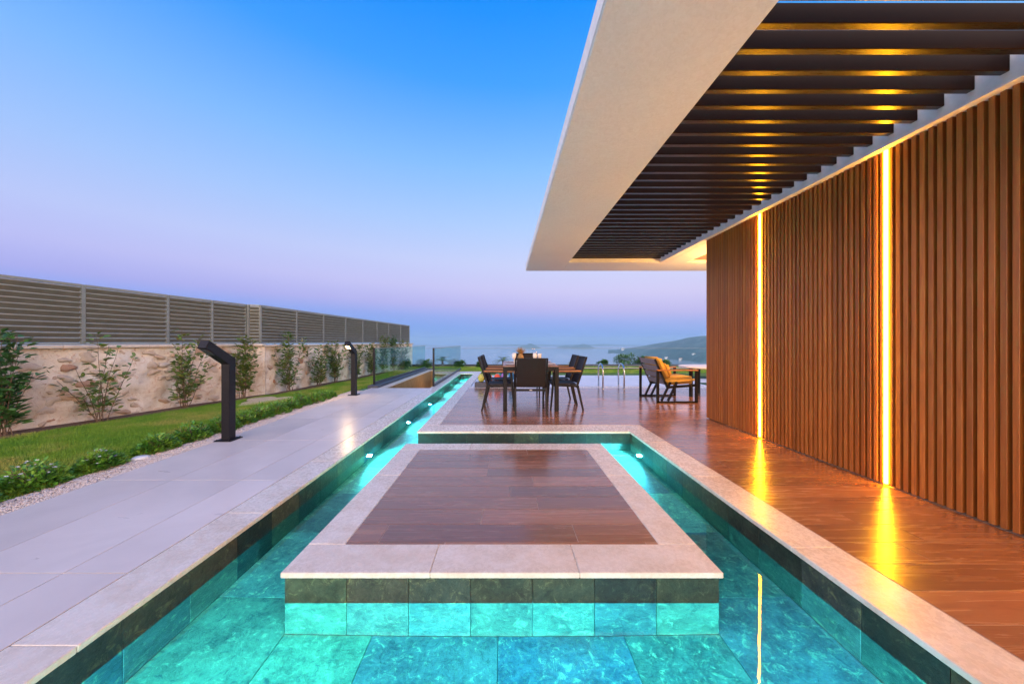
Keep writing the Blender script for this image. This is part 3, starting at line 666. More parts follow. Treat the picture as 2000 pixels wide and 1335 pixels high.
def fence(pts, lab, zt=2.105, zb=1.16, n=11):
    t = empty('louvred_fence', (*pts[0], zb)); tag(t, lab, 'fence', 'louvred screens on top of the garden wall'); T = Vector(t.location)
    for i, p in enumerate(pts):
        m_ = MB(); m_.bar(Vector((*p, zb)) - T, Vector((*p, zt)) - T, .036, .05); m_.build('post', M['fencepost'], t)
    for a, b in zip(pts[:-1], pts[1:]):
        A = Vector((*a, 0)) - Vector((T.x, T.y, 0)); B = Vector((*b, 0)) - Vector((T.x, T.y, 0)); d = (B - A).normalized(); A2 = A + d * .026; B2 = B - d * .026
        hgt = (zt - zb - .07) / n; side = Vector((d.y, -d.x, 0)); side = side if side.x > 0 or abs(side.x) < .5 else -side
        me = MB()
        for e, p in ((0, A2), (1, B2)): pass
        q0 = side * .026; L = (B2 - A2).length
        # slanted blade with a folded lip, section in (side, z)
        sec = [(.024, hgt * .99), (.024, hgt * .99 - .016), (.021, hgt * .99 - .016), (-.024, .002), (-.026, .006), (.018, hgt * .99)]
        vs = [side * u + Vector((0, 0, w)) for u, w in sec] + [d * L + side * u + Vector((0, 0, w)) for u, w in sec]; k = len(sec)
        me.add(vs, [tuple(range(k - 1, -1, -1)), tuple(range(k, 2 * k))] + [(i, (i + 1) % k, (i + 1) % k + k, i + k) for i in range(k)])
        blade = me.mesh(M['fence']); blade.materials.append(M['fencepost'])
        for q_ in (2, 3, 7): blade.polygons[q_].material_index = 1  # lip faces take the lighter tone for the light they catch
        for j in range(n): link('slat', blade, t, A2 + Vector((0, 0, .03 + j * hgt)))
        for z_, hh in ((.012, .03), (zt - zb - .015, .035)):
            m_ = MB(); m_.bar(A2 + Vector((0, 0, z_)), B2 + Vector((0, 0, z_)), .055, hh); m_.build('rail', M['fencepost'], t)
fy = [-2.1, -.95, .25, 1.45, 2.75, 4.1, 5.40, 6.58, 7.43, 8.26]
fence([P1(y, -.04) for y in fy], 'nearer grey-green louvred screen on the wall, running out of the left edge')
fy = [8.39, 9.69, 10.97, 12.3, 13.58, 14.87, 16.1, 17.6, 18.9]
fence([(P1(8.26, -.04)[0] + .052, 8.268)] + [P2(y, -.04) for y in fy], 'farther grey-green louvred screen stepping out from the corner return')

# ------------------------------------------------------------------ lawn grass, gravel, soil
def wallx(Y): return np.where(Y < 8.3, -7.427 + .146 * Y, -6.54 + .068 * Y)
def grass(name, n, fx, ylo, yhi, h0, h1, wd, zf):
    Y = ylo + (yhi - ylo) * RNG.random(n) ** 1.0; X = fx(Y, RNG.random(n)); Z = zf(X, Y)
    a = RNG.random(n) * 2 * np.pi; h = h0 + (h1 - h0) * RNG.random(n); w = wd * (.6 + .8 * RNG.random(n)); ln = (RNG.random((n, 2)) - .5) * .9
    dx, dy = np.cos(a) * w, np.sin(a) * w
    V = np.empty((n, 3, 3)); V[:, 0] = np.stack([X - dx, Y - dy, Z], 1); V[:, 1] = np.stack([X + dx, Y + dy, Z], 1)
    V[:, 2] = np.stack([X + ln[:, 0] * h, Y + ln[:, 1] * h, Z + h], 1)
    o = npmesh(name, V.reshape(-1, 3), np.arange(n * 3).reshape(n, 3), M['grass']); return o
def fxl(Y, r):
    l = wallx(Y) + .42; rr = -3.82; return l + (rr - l) * r
o = grass('lawn_grass', 260000, fxl, 2.2, 9.0, .02, .05, .003, lawnz); tag(o, 'short bright green lawn grass beside the path', 'grass', kind='stuff')
o = grass('lawn_grass', 60000, fxl, 9.0, 15.3, .02, .05, .004, lawnz); tag(o, 'distant lawn grass behind the glass balustrade', 'grass', kind='stuff')
o = grass('lawn_grass', 70000, lambda Y, r: -7 + 20 * r, 15.3, 19.3, .03, .06, .006, lambda X, Y: np.full_like(X, -.2)); tag(o, 'far lawn grass in front of the glass fence', 'grass', kind='stuff')
# gravel edging
sheet('gravel_bed', -3.9, -3.492, -1.8, 8.6, 0, M['gravel'], zf=lambda X, Y: -.028 + 0 * X, nx=4, ny=60)
n = 26000; Y = 1.9 + 6.6 * RNG.random(n); X = -3.5 - .33 * RNG.random(n) ** 1.4; Z = np.full(n, -.022); r = .004 + .007 * RNG.random(n)
octv = np.array([(1, 0, 0), (0, 1, 0), (-1, 0, 0), (0, -1, 0), (0, 0, .7), (0, 0, -.7)]); octf = np.array([(0, 1, 4), (1, 2, 4), (2, 3, 4), (3, 0, 4), (1, 0, 5), (2, 1, 5), (3, 2, 5), (0, 3, 5)])
ang = RNG.random(n) * 6.28; ca, sa = np.cos(ang), np.sin(ang); sc = r[:, None] * (1 + .5 * (RNG.random((n, 3)) - .5))
ov = octv[None] * sc[:, None, :]; vx = ov[..., 0] * ca[:, None] - ov[..., 1] * sa[:, None]; vy = ov[..., 0] * sa[:, None] + ov[..., 1] * ca[:, None]
V = np.stack([vx + X[:, None], vy + Y[:, None], ov[..., 2] + Z[:, None] + .004], -1).reshape(-1, 3); F = (octf[None] + (np.arange(n) * 6)[:, None, None]).reshape(-1, 3)
o = npmesh('gravel', V, F, M['gravel']); tag(o, 'pale pinkish gravel strip between path and planting', 'gravel', kind='stuff')
# soil strip below the wall
V = []; F = []; k = 0
ysb = np.linspace(-2, 15, 120)
for i, y in enumerate(ysb):
    wxx = float(wallx(np.array(y))); w = .42 + .08 * math.sin(y * 3.3) + .05 * math.sin(y * 7.9)
    for e in (0, .5, 1): V.append((wxx + w * e, y, float(lawnz(np.array(wxx + w * e), np.array(y))) + .022 + .02 * (e == .5)))
for i in range(len(ysb) - 1):
    for e in (0, 1): a = i * 3 + e; F.append((a, a + 1, a + 4, a + 3))
npmesh('soil_strip', V, F, M['soil'], smooth=True)['kind'] = 'structure'
# worn sandy patch
V = [(0, 0, .03)]; F = []; cxp, cyp = -5.15, 7.35
for k in range(24):
    a = 2 * math.pi * k / 24; rr = 1 + .25 * math.sin(3 * a) + .1 * math.sin(7 * a); V.append((.42 * rr * math.cos(a), .55 * rr * math.sin(a), .012))
for k in range(24): F.append((0, 1 + k, 1 + (k + 1) % 24))
o = npmesh('sand_patch', V, F, M['sand'], loc=(cxp, cyp, float(lawnz(np.array(cxp), np.array(cyp))) + .018)); tag(o, 'worn sandy patch in the lawn behind the nearer lamp', 'sand', kind='stuff')
o = sheet('far_sand_strip', 2.6, 9.5, 17.2, 17.8, -.135, M['sand'], 'stuff'); tag(o, 'pale sandy strip across the far lawn', 'sand')

# ------------------------------------------------------------------ plants
def leafcloud(C, D, L, Wd):
    """C centres (n,3), D directions (n,3) unit, L length, Wd width -> folded diamond leaves"""
    n = len(C); up = np.tile([0, 0, 1.], (n, 1)) + RNG.normal(0, .35, (n, 3)); s = np.cross(D, up); s /= np.linalg.norm(s, axis=1)[:, None] + 1e-9
    nn = np.cross(s, D); V = np.empty((n, 6, 3)); L = np.asarray(L)[:, None]; Wd = np.asarray(Wd)[:, None]
    V[:, 0] = C; V[:, 1] = C + D * L * .35 + s * Wd + nn * Wd * .35; V[:, 2] = C + D * L * .75 + s * Wd * .75 + nn * Wd * .15
    V[:, 3] = C + D * L - nn * L * .08; V[:, 4] = C + D * L * .75 - s * Wd * .75 + nn * Wd * .15; V[:, 5] = C + D * L * .35 - s * Wd + nn * Wd * .35
    b = np.arange(n)[:, None] * 6; F = np.concatenate([b + [0, 1, 2, 3], b + [0, 3, 4, 5]], 0); return V.reshape(-1, 3), F
def shrub(x, y, z, h, spread, nst, lab, dens=1.0, lm='leaf', lean=0.0, group='leafy shrubs planted along the stone wall', ll=.07):
    t = empty('shrub', (x, y, z)); tag(t, lab, 'shrub', group); sm = MB(); Cs = []; Ds = []
    rr = random.Random(int(x * 1000 + y * 77))
    for k in range(nst):
        a = rr.uniform(0, 6.28); tilt = spread * rr.uniform(.2, 1.0) * (1.0 if k else .15); hh = h * (rr.uniform(.45, 1.0) if k else 1.0); m_ = 7
        bx = rr.uniform(-.06, .06); by = rr.uniform(-.05, .05); pts = []
        for i in range(m_ + 1):
            u = i / m_; q = 1.25 * tilt * u ** 1.1; pts.append(Vector((bx + math.cos(a) * q + lean * u * h + rr.uniform(-.012, .012), by + math.sin(a) * q * .55 + rr.uniform(-.012, .012), hh * u)))
        sm.tube(pts, .006, 5, [.0065 * (1 - .7 * i / m_) for i in range(m_ + 1)])
        nl = int(26 * dens * hh / .9)
        for q in range(nl):
            u = rr.uniform(.12, 1) ** .9; f = u * m_; i = min(int(f), m_ - 1); p = pts[i].lerp(pts[i + 1], f - i)
            br = rr.uniform(0, .13) * (1.0 - u * .35); aa = rr.uniform(0, 6.28); off = Vector((math.cos(aa), math.sin(aa), rr.uniform(-.1, .5)))
            Cs.append(p + off * br); v = off + Vector((rr.uniform(-.5, .5), rr.uniform(-.5, .5), rr.uniform(-.1, .7))); v.normalize(); Ds.append(v)
            if br > .05 and rr.random() < .4: sm.bar(p, p + off * br, .003, .003)
    sm.build('stem', M['stem'], t); n = len(Cs); V, F = leafcloud(np.array(Cs), np.array(Ds), ll * (.6 + .7 * RNG.random(n)), ll * .24 * (.8 + .5 * RNG.random(n)))
    npmesh('foliage', V, F, M[lm], t)
def lz(x, y): return float(lawnz(np.array(x), np.array(y)))
def on1(px, off=.34): y = (7.427 - off) / (.146 + (986 - px) / 666.7); return -7.427 + .146 * y + off, y
def on2(px, off=.34): y = (6.54 - off) / (.068 + (986 - px) / 666.7); return -6.54 + .068 * y + off, y
SH = [(8, 1, 1.36, .42, 13, 1.9, 'dense dark green shrub at the left edge, in front of the stone wall', 'leafdark'),
      (196, 1, 1.33, .75, 9, 1.0, 'wide sprawling shrub with long leaning stems, second from the left edge', 'leaf'),
      (362, 1, 1.42, .36, 9, 1.5, 'upright shrub just left of the nearer path lamp, tall tip above the wall', 'leaf'),
      (476, 1, 1.35, .26, 9, 2.0, 'bushy shrub just right of the nearer path lamp, before the fence corner', 'leaf'),
      (566, 2, 1.42, .32, 9, 1.9, 'tall shrub right after the corner where the fence steps out', 'leaf'),
      (622, 2, 1.12, .34, 9, 1.9, 'shrub topping out at the wall cap, midway between the two path lamps', 'leaf'),
      (655, 2, 1.22, .3, 9, 2.0, 'shrub directly left of the glowing path lamp', 'leaf'),
      (697, 2, 1.08, .32, 9, 2.2, 'shrub directly right of the glowing path lamp', 'leaf'),
      (726, 2, 1.15, .3, 9, 2.3, 'shrub at the front post of the glass balustrade', 'leaf'),
      (748, 2, 1.5, .25, 8, 2.2, 'tall reddish-tipped shrub showing above the glass balustrade', 'leaf'),
      (768, 2, 1.5, .25, 8, 2.4, 'tall dark shrub near the far end of the fence, above the balustrade', 'leafdark'),
      (786, 2, 1.3, .3, 8, 2.2, 'last small shrub before the far end of the louvred screen', 'leaf')]
for px, seg, top, sprd, ns, dn, lab, lm in SH:
    x, y = on1(px) if seg == 1 else on2(px); z = lz(x, y); shrub(x, y, z, top - z, sprd, ns, lab, dn, lm, lean=(-.12 if px == 196 else 0), ll=.10)
# ground cover clumps by the gravel
def clump(x, y, r, h, lab, n=520, flowers=0):
    t = empty('ground_cover_plant', (x, y, -.03)); tag(t, lab, 'plant', 'low leafy plants between lawn and gravel')
    a = RNG.random(n) * 6.28; q = np.sqrt(RNG.random(n)); X = np.cos(a) * q * r * .8; Yv = np.sin(a) * q * r * 1.1; top = h * (1 - q ** 2.2) * (.75 + .3 * np.sin(a * 5 + x * 9))
    Z = top * (.35 + .65 * RNG.random(n)) + .01; C = np.stack([X, Yv, Z], 1); D = np.stack([np.cos(a) * (.3 + q) + RNG.normal(0, .5, n), np.sin(a) * (.3 + q) + RNG.normal(0, .5, n), .35 + RNG.random(n) * .8], 1)
    D /= np.linalg.norm(D, axis=1)[:, None]; V, F = leafcloud(C, D, .028 + .028 * RNG.random(n), .009 + .006 * RNG.random(n)); npmesh('foliage', V, F, M['cover'], t)
    sm = MB()
    for k in range(14):
        aa = random.uniform(0, 6.28); u = random.uniform(.3, .9); sm.tube([(0, 0, 0), (math.cos(aa) * r * u * .4, math.sin(aa) * r * u * .5, h * .5), (math.cos(aa) * r * u * .75, math.sin(aa) * r * u, h * .7)], .003, 4)
    sm.build('stem', M['stem'], t)
    if flowers:
        k = flowers; aa = RNG.random(k) * 6.28; qq = np.sqrt(RNG.random(k)) * .8; C = np.stack([np.cos(aa) * qq * r * .8, np.sin(aa) * qq * r, h * (1 - qq ** 2) + .01], 1); C = np.repeat(C, 4, 0)
        b = np.tile([0, 1.57, 3.14, 4.71], k); D = np.stack([np.cos(b), np.sin(b), np.full(4 * k, .3)], 1); V, F = leafcloud(C, D, np.full(4 * k, .014), np.full(4 * k, .006)); npmesh('flower', V, F, M['flower'], t)['kind'] = 'stuff'
CP = [(2.42, .23, .15), (2.86, .24, .15), (3.3, .2, .12), (3.86, .22, .13), (4.28, .24, .15), (4.72, .24, .15), (5.1, .22, .14), (5.46, .24, .16), (5.84, .24, .15), (6.2, .22, .15), (6.55, .25, .17), (6.92, .24, .15), (7.25, .2, .13), (7.55, .16, .1)]
for i, (y, r, h) in enumerate(CP):
    r *= .86; h *= 1.5
    where = ['at the left edge of the view', 'second from the left edge', 'with white flowers beside the white stone', 'just beyond the white stone', 'third before the nearer lamp on the far side of the stone',
             'just past the nearer lamp', 'second past the nearer lamp', 'third past the nearer lamp', 'before the sandy patch', 'beside the sandy patch', 'tallest, beyond the sandy patch', 'third from the glowing lamp', 'second from the glowing lamp', 'smallest, at the glowing lamp'][i]
    clump(-3.86 - .08 * random.random() - (.06 if i < 2 else 0), y, r, h, 'low green leafy plant ' + where, 900 if i < 6 else 600, 22 if i in (1, 2) else 0)
bm = MB(); bm.lathe([(.0, 0), (.07, .005), (.08, .018), (.05, .034), (0, .038)], n=10); o = bm.build('garden_stone', M['ceramic'], loc=(-3.82, 3.58, -.03), smooth=True); tag(o, 'white stone lying among the ground cover plants', 'stone')

# palms and bushes near the far fence
def palm(x, y, z, h, fl, n, lab, seed):
    rr = random.Random(seed); t = empty('palm', (x, y, z)); tag(t, lab, 'palm', 'small palms by the far glass fence')
    m_ = MB(); m_.tube([(0, 0, 0), (.01, 0, h * .5), (0, 0, h)], .07, 8, [.09, .075, .06]); m_.build('trunk', M['stem'], t)
    f = MB()
    for k in range(n):
        a = 6.28 * k / n + rr.uniform(-.2, .2); el = rr.uniform(.25, 1.15); prev = None; L = fl * rr.uniform(.8, 1.1); pts = []
        for i in range(9):
            u = i / 8; r_ = L * (u * math.cos(el)); zz = h + L * (u * math.sin(el) - .55 * u * u); pts.append(Vector((math.cos(a) * r_, math.sin(a) * r_, zz)))
        f.tube(pts, .006, 4); side = Vector((-math.sin(a), math.cos(a), 0))
        for i in range(1, 9):
            for e in (0, .5):
                p = pts[i].lerp(pts[i - 1], e); d = (pts[i] - pts[i - 1]).normalized(); ll = L * .3 * math.sin(math.pi * (.12 + .8 * (i - e) / 8))
                for s_ in (-1, 1):
                    q = p + (side * s_ + d * .8 + Vector((0, 0, -.25))).normalized() * ll; f.add([p - d * .012, p + d * .012, q], [(0, 1, 2)])
    f.build('frond', M['frond'], t)
palm(-.1, 20.3, -.95, 1.02, .75, 12, 'small green palm behind the far fence, seen over the left dining chairs', 1)
palm(-3.7, 20.4, -.95, 1.0, .9, 10, 'small palm behind the far fence, seen through the stairwell balustrade', 2)
palm(4.25, 20.6, -1.0, .85, .6, 9, 'small palm half hidden behind the right-hand dining chairs', 3)
def bush(x, y, z, r, h, lab, n=900, lm='leafdark', cat='bush'):
    t = empty('bush', (x, y, z)); tag(t, lab, cat, 'bushes near the far glass fence'); k = 7
    cc = np.array([(random.uniform(-r, r) * .65, random.uniform(-r, r) * .5, h * random.uniform(.3, .8)) for _ in range(k)]); idx = RNG.integers(0, k, n)
    v = RNG.normal(0, 1, (n, 3)); v /= np.linalg.norm(v, axis=1)[:, None]; C = cc[idx] + v * (np.array([r * .42, r * .42, h * .32]) * RNG.random((n, 1)) ** .4); C[:, 2] = np.maximum(C[:, 2], .01)
    V, F = leafcloud(C, v, .07 + .06 * RNG.random(n), .02 + .015 * RNG.random(n)); npmesh('foliage', V, F, M[lm], t)
    m_ = MB()
    for c_ in cc: m_.tube([(0, 0, -.02), tuple(c_ * .5), tuple(c_)], .012, 5)
    m_.build('stem', M['stem'], t)
for x, y, r, h, lab in ((7.1, 20.2, .75, .85, 'dark round bush behind the fence, between the handrails and the armchair'), (8.2, 20.3, .5, .55, 'smaller dark bush behind the fence, left of the armchair'), (8.9, 19.0, .4, .4, 'low pale green bush on the lawn behind the armchair'),
                        (-2.6, 19.0, .5, .42, 'low bush at the fence near the far end of the channel'), (-4.4, 18.6, .6, .5, 'low bush seen through the stairwell balustrade'), (-5.4, 17.6, .6, .55, 'rounded bush at the far wall end, seen through green glass'),
                        (5.7, 20.1, .35, .35, 'tiny bush behind the fence, right of the dining chairs'), (-1.3, 19.1, .3, .3, 'smallest low bush right of the channel end')):
    bush(x, y, -.25, r, h, lab)

# ------------------------------------------------------------------ dining set
def make_chair():
    t = empty('dining_chair')
    c = M['chair']
    for s in (-1, 1):
        x = .255 * s
        m_ = MB(); m_.bar((x, .21, .665), (x, .27, 0), .032, .042, up=(0, 1, 0), w2=.026, h2=.03); m_.build('leg', c, t, bev=.003)
        m_ = MB(); m_.bar((x, -.20, .44), (x, -.30, 0), .032, .042, up=(0, 1, 0), w2=.026, h2=.03); m_.build('leg', c, t, bev=.003)
        m_ = MB(); m_.bar((x, -.19, .42), (x, -.355, .925), .026, .034, up=(0, 1, 0)); m_.build('back_post', c, t, bev=.003)
        m_ = MB(); m_.bar((x, -.25, .67), (x, .235, .67), .024, .022); m_.build('arm_support', c, t)
        a = MB(); a.bar((x, -.265, .695), (x, .245, .69), .05, .026); a.build('armrest', M['arm'], t, bev=.006)
        m_ = MB(); m_.bar((x, -.2, .43), (x, .235, .45), .026, .04); m_.build('side_rail', c, t)
    m_ = MB(); m_.bar((-.242, .225, .448), (.242, .225, .448), .026, .034); m_.build('front_rail', c, t)
    m_ = MB(); m_.bar((-.242, -.213, .405), (.242, -.213, .405), .024, .036); m_.build('rear_rail', c, t)
    m_ = MB(); m_.box(-.022, .022, -.2278, -.2252, .398, .412); m_.build('maker_plate', M['emblem'], t)
    # curved mesh seat and back (grids with thickness)
    def slab(f, nu, nv, th, name):
        V = []; F = []
        for k in (0, 1):
            for j in range(nv + 1):
                for i in range(nu + 1):
                    p, nn = f(i / nu, j / nv); V.append(Vector(p) + Vector(nn) * (th * (k - .5)))
        o_ = (nu + 1) * (nv + 1)
        for j in range(nv):
            for i in range(nu):
                a = j * (nu + 1) + i; F.append((a, a + nu + 1, a + nu + 2, a + 1)); F.append((a + o_, a + 1 + o_, a + nu + 2 + o_, a + nu + 1 + o_))
        for j in range(nv):
            a = j * (nu + 1); F.append((a, a + o_, a + nu + 1 + o_, a + nu + 1)); a += nu; F.append((a, a + nu + 1, a + nu + 1 + o_, a + o_))
        for i in range(nu): a = i; F.append((a, a + 1, a + 1 + o_, a + o_)); a = nv * (nu + 1) + i; F.append((a, a + o_, a + 1 + o_, a + 1))
        m_ = MB(); m_.add(V, F); m_.build(name, M['weave'], t, smooth=False)
    slab(lambda u, v: ((-.24 + .48 * u, -.19 + .42 * v, .462 - .022 * math.sin(math.pi * u) * math.sin(math.pi * v) + .008 * v), (0, 0, 1)), 8, 8, .012, 'seat')
    slab(lambda u, v: ((-.238 + .476 * u, -.205 - .152 * v - .028 * math.sin(math.pi * u), .455 + .475 * v), (0, 1, .3)), 8, 8, .012, 'backrest')
    m_ = MB(); m_.bar((-.268, -.357, .93), (.268, -.357, .93), .03, .02); m_.build('top_rail', c, t, bev=.003)
    return t
ch0 = make_chair()
CH = [((.43, 5.86), 0, 'charcoal dining chair at the near end of the table, its back to the camera'),
      ((1.07, 6.22), 90, 'nearer of the two charcoal dining chairs right of the table'), ((1.08, 6.94), 90, 'farther of the two charcoal dining chairs right of the table'),
      ((-.10, 6.17), -90, 'nearer of the two charcoal dining chairs left of the table'), ((-.09, 6.86), -90, 'farther of the two charcoal dining chairs left of the table'),
      ((.49, 7.62), 180, 'charcoal dining chair at the far end of the table facing the camera')]
for i, ((x, y), a, lab) in enumerate(CH):
    o = ch0 if i == 0 else copy_tree(ch0); o.location = (x, y, 0); o.rotation_euler = (0, 0, R(a)); tag(o, lab, 'chair', 'dining chairs around the outdoor table')
tb = empty('dining_table', (.45, 6.58, 0)); tag(tb, 'outdoor dining table with slatted top and square dark legs', 'table')
T0, T1, TX0, TX1 = 5.87, 7.30, -.03, .93
for x in (TX0 + .035, TX1 - .035):
    for y in (T0 + .035, T1 - .035): box('leg', x - .035, x + .035, y - .035, y + .035, 0, .77, M['chair'], tb, .003)
box('apron', TX0 + .07, TX1 - .07, T0 + .01, T0 + .05, .70, .77, M['chair'], tb); box('apron', TX0 + .07, TX1 - .07, T1 - .05, T1 - .01, .70, .77, M['chair'], tb)
box('apron', TX0 + .01, TX0 + .05, T0 + .07, T1 - .07, .70, .77, M['chair'], tb); box('apron', TX1 - .05, TX1 - .01, T0 + .07, T1 - .07, .70, .77, M['chair'], tb)
n = 11; w = (T1 - T0) / n
for k in range(n): box('top_slat', TX0, TX1, T0 + k * w + .004, T0 + (k + 1) * w - .004, .7705, .795, M['tabletop'], tb, .003)
ZTT = .7955
def thing_lathe(name, prof, loc, m_, lab, cat, group=None, n=20):
    a = MB(); a.lathe(prof, n=n); o = a.build(name, m_, loc=loc, smooth=True); tag(o, lab, cat, group); return o
# centrepiece
cp = empty('table_centrepiece', (.30, 6.5, ZTT)); tag(cp, 'dried pineapple-like plant standing in a white bowl on the table', 'centrepiece')
a = MB(); a.lathe([(.05, 0), (.085, .02), (.10, .06), (.095, .06), (.07, .02), (.0, .012)], n=20); a.build('bowl', M['ceramic'], cp, smooth=True)
a = MB(); a.lathe([(.03, .012), (.06, .05), (.062, .12), (.04, .17), (.0, .19)], n=14); a.build('fruit', M['dried'], cp, smooth=True)
lf = MB()
for k in range(26):
    aa = k * 2.4; el = .5 + .9 * (k / 26); r_ = .13 * math.cos(el); p = Vector((math.cos(aa) * .012, math.sin(aa) * .012, .17)); q = p + Vector((math.cos(aa) * r_, math.sin(aa) * r_, .15 * math.sin(el))); s_ = Vector((-math.sin(aa), math.cos(aa), 0)) * .011
    mid = p.lerp(q, .5) + Vector((0, 0, .015)); lf.add([p - s_ * .6, p + s_ * .6, mid + s_, q, mid - s_], [(0, 1, 2, 3, 4)])
lf.build('leaf', M['dried'], cp)
gp = [(.0, 0), (.036, .0), (.036, .004), (.006, .008), (.005, .075), (.03, .1), (.04, .14), (.036, .185), (.034, .185), (.037, .14), (.027, .102), (.0, .09)]
for x, y, lab in ((.17, 6.35, 'white stemmed glass left of the centrepiece, nearest the camera'), (.19, 6.8, 'white stemmed glass left of the centrepiece, at the back'), (.56, 6.35, 'white stemmed glass right of the centrepiece, nearest the camera'), (.6, 6.8, 'white stemmed glass right of the centrepiece, at the back'), (.66, 6.5, 'white stemmed glass farthest right on the table')):
    thing_lathe('wine_glass', gp, (x, y, ZTT), M['paleglass'], lab, 'glass', 'white stemmed glasses on the dining table', 14)
pp = [(.0, 0), (.08, 0), (.125, .012), (.13, .016), (.08, .006), (.0, .005)]
for x, y, lab in ((.12, 6.15, 'white plate on the left of the table, nearer'), (.12, 6.85, 'white plate on the left of the table, farther'), (.8, 6.2, 'white plate on the right of the table, nearer'), (.8, 6.9, 'white plate on the right of the table, farther')):
    thing_lathe('plate', pp, (x, y, ZTT), M['ceramic'], lab, 'plate', 'white plates on the dining table', 24)

# ------------------------------------------------------------------ armchair and side table
ac = empty('armchair', (3.40, 7.17, 0)); tag(ac, 'low lounge armchair with ochre cushions and open rectangular dark side frames', 'armchair')
for s in (-1, 1):
    y = .43 * s; f = MB(); x0, x1 = -.38, .38
    f.bar((x0, y, 0), (x0, y, .63), .05, .035, up=(0, 1, 0)); f.bar((x1, y, 0), (x1, y, .63), .05, .035, up=(0, 1, 0)); f.bar((x0 - .025, y, .016), (x1 + .025, y, .016), .035, .03)
    f.build('side_frame', M['chair'], ac, bev=.003)
    a = MB(); a.bar((x0 - .03, y, .642), (x1 + .03, y, .642), .06, .026); a.build('armrest', M['arm'], ac, bev=.006)
    for dx in (0, .13):
        f = MB(); f.bar((x0 + .09 + dx, y * .9, .03), (x0 + .27 + dx, y * .9, .40), .035, .045, up=(0, 1, 0)); f.build('leg', M['chair'], ac, bev=.003)
    f = MB(); f.bar((-.17, y * .9, .30), (x1, y * .9, .34), .03, .05); f.bar((-.17, y * .9, .29), (-.42, y * .9, .86), .03, .04, up=(0, 1, 0)); f.build('inner_frame', M['chair'], ac)
for k in range(4):
    u0, u1 = .02 + k * .25, .22 + k * .25; p = Vector((-.2, 0, .34)); q = Vector((-.43, 0, .87)); f = MB(); f.bar(p.lerp(q, u0) , p.lerp(q, u1), .74, .012, up=(1, 0, .4)); f.build('back_strap', M['strap'], ac)
def soft(name, cx, cy, cz, sx, sy, sz, rotY, m_, parent):
    bm = bmesh.new(); bmesh.ops.create_cube(bm, size=1)
    for v in bm.verts: v.co = Vector((v.co.x * sx, v.co.y * sy, v.co.z * sz))
    bmesh.ops.bevel(bm, geom=bm.edges[:], offset=min(sx, sz) * .38, segments=3, affect='EDGES')
    me = bpy.data.meshes.new(name); bm.to_mesh(me); bm.free(); me.materials.append(m_); me.polygons.foreach_set('use_smooth', [True] * len(me.polygons))
    o = link(name, me, parent, (cx, cy, cz), (0, rotY, 0)); return o
soft('seat_cushion', .1, 0, .42, .62, .74, .14, R(-4), M['cushion'], ac)
soft('back_cushion', -.235, 0, .66, .14, .7, .50, R(-24), M['cushion'], ac)
o = soft('throw_pillow', -.13, -.05, .60, .12, .42, .30, R(-20), M['cushion'], None); o.location = Vector(ac.location) + Vector((-.10, -.08, .62)); tag(o, 'small ochre pillow resting against the armchair back cushion', 'pillow')
stb = empty('side_table', (4.55, 7.6, 0)); tag(stb, 'round pale-topped table behind the armchair, cut off by the slat wall', 'table')
a = MB(); a.lathe([(0, .63), (.6, .63), (.62, .64), (.62, .66), (.6, .667), (0, .667)], n=40); a.build('table_top', M['ceramic'], stb)
for dx, dy in ((-.45, -.08), (.4, -.3), (0, .42)):
    a = MB(); a.tube([(dx, dy, 0), (dx, dy, .63)], .04, 12); a.build('leg', M['chair'], stb)

# ------------------------------------------------------------------ pool-edge ledge and its toys
lg = box('pool_ledge', -.80, .27, 9.02, 9.26, .0005, .13, M['kerb'], None, .006); tag(lg, 'low dark block bench on the pool edge behind the dining table', 'bench')
def toy(name, x, r, h, m_, lab, cat, y=9.14):
    return thing_lathe(name, [(r * .5, 0), (r, h * .25), (r * 1.02, h * .6), (r * .6, h * .92), (0, h)], (x, y, .1305), M[m_], lab, cat, 'colourful pool toys on the dark ledge', 16)
toy('pool_toy', -.63, .09, .22, 'yellow', 'yellow-green round pool toy at the left end of the ledge', 'toy')
toy('pool_toy', -.39, .06, .2, 'orange', 'orange pool toy second from the left on the ledge', 'toy', 9.1)
toy('pool_toy', -.2, .09, .22, 'red', 'red pool toy in the middle of the ledge', 'toy')
toy('pool_toy', -.17, .07, .30, 'teal', 'teal pool toy standing behind the red one', 'toy', 9.21)
toy('pool_toy', -.03, .07, .26, 'purple', 'purple pool toy right of the red one', 'toy')
toy('pool_toy', .17, .07, .34, 'blue', 'tall blue pool toy at the right end of the ledge', 'toy')

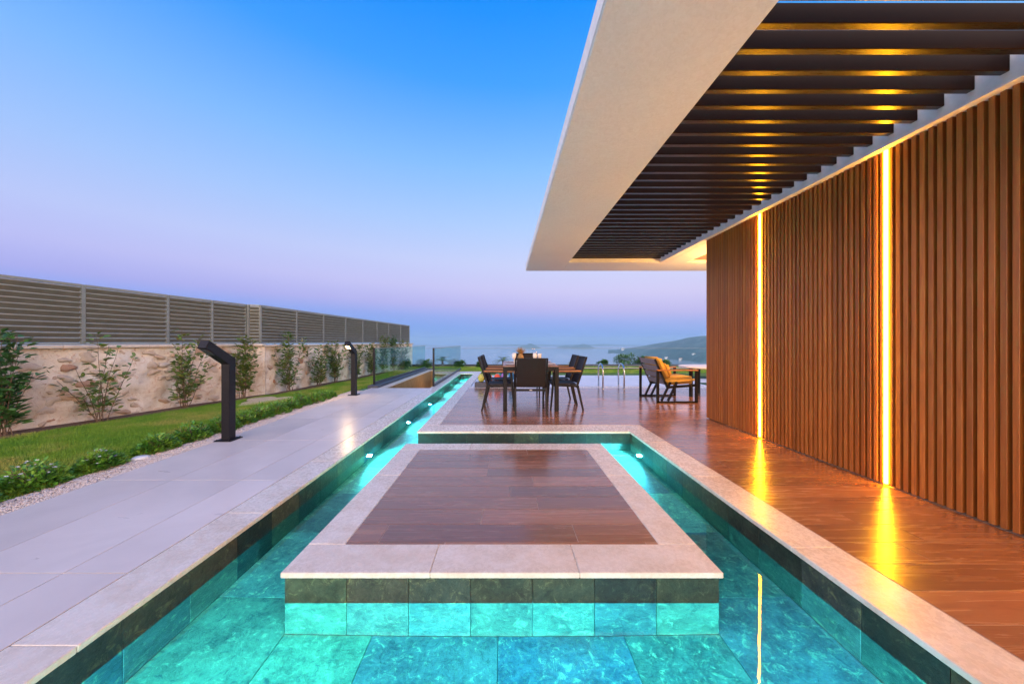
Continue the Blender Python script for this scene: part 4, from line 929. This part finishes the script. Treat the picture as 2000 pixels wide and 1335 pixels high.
# ------------------------------------------------------------------ villas across the bay
def villa(px, py, w, h, lab, roof=False):
    Y = 61.2 * 666.7 / (yshore(px) - 667) ; Y += 60; k = 0
    # stand on the headland surface
    Y0 = 61.2 * 666.7 / (yshore(px) - 667); Yr = Y0 + 420; hp = max(.5, 61.2 + (667 - ysil(px)) / 666.7 * Yr); best = None
    for i in range(5, 400, 5):
        z = -60 + hp * math.sin(i / 420 * math.pi / 2) ** .8; yy = 667 + (1.2 - z) * 666.7 / (Y0 + i)
        if best is None or abs(yy - py) < best[0]: best = (abs(yy - py), i, z)
    Y = Y0 + best[1]; z = best[2]; x = (px - 986) / 666.7 * Y; t = empty('villa', (x, Y, z - 2)); tag(t, lab, 'house', 'small villas on the headland across the bay')
    box('wall', x - w / 2, x + w / 2, Y, Y + w * .7, z - 3, z + h, M['plasterfar'], t); box('roof', x - w / 2 - .5, x + w / 2 + .5, Y - .5, Y + w * .7 + .5, z + h, z + h + .7, M['rooftile'] if roof else M['plasterfar'], t)
    for k in range(3): box('window', x - w * .36 + k * w * .28, x - w * .2 + k * w * .28, Y - .05, Y + .05, z + h * .35, z + h * .75, M['windowdark'], t)
villa(1217, 683, 14, 12, 'pale tower-like villa on the tip of the headland'); villa(1302, 699, 9, 3.5, 'white villa low on the shore behind the armchair cushion')
villa(1330, 702, 9, 3.5, 'white villa on the shore above the side table', True); villa(1356, 692, 9, 3.5, 'villa up the slope beside the slat wall edge')
# ------------------------------------------------------------------ evening haze over the bay
hm = bpy.data.materials.new('haze'); hm.use_nodes = True; t = hm.node_tree; t.nodes.clear(); o_ = t.nodes.new('ShaderNodeOutputMaterial'); pv = t.nodes.new('ShaderNodeVolumePrincipled')
pv.inputs['Color'].default_value = (.45, .74, 1, 1); pv.inputs['Density'].default_value = HAZE; pv.inputs['Anisotropy'].default_value = 0
t.links.new(pv.outputs[0], o_.inputs['Volume'])
hb = MB(); hb.box(-9600, 9600, -3100, 5900, -62.5, 60); h_ = hb.build('haze', hm); tag(h_, 'pale blue evening haze lying over the bay', 'haze', kind='stuff')
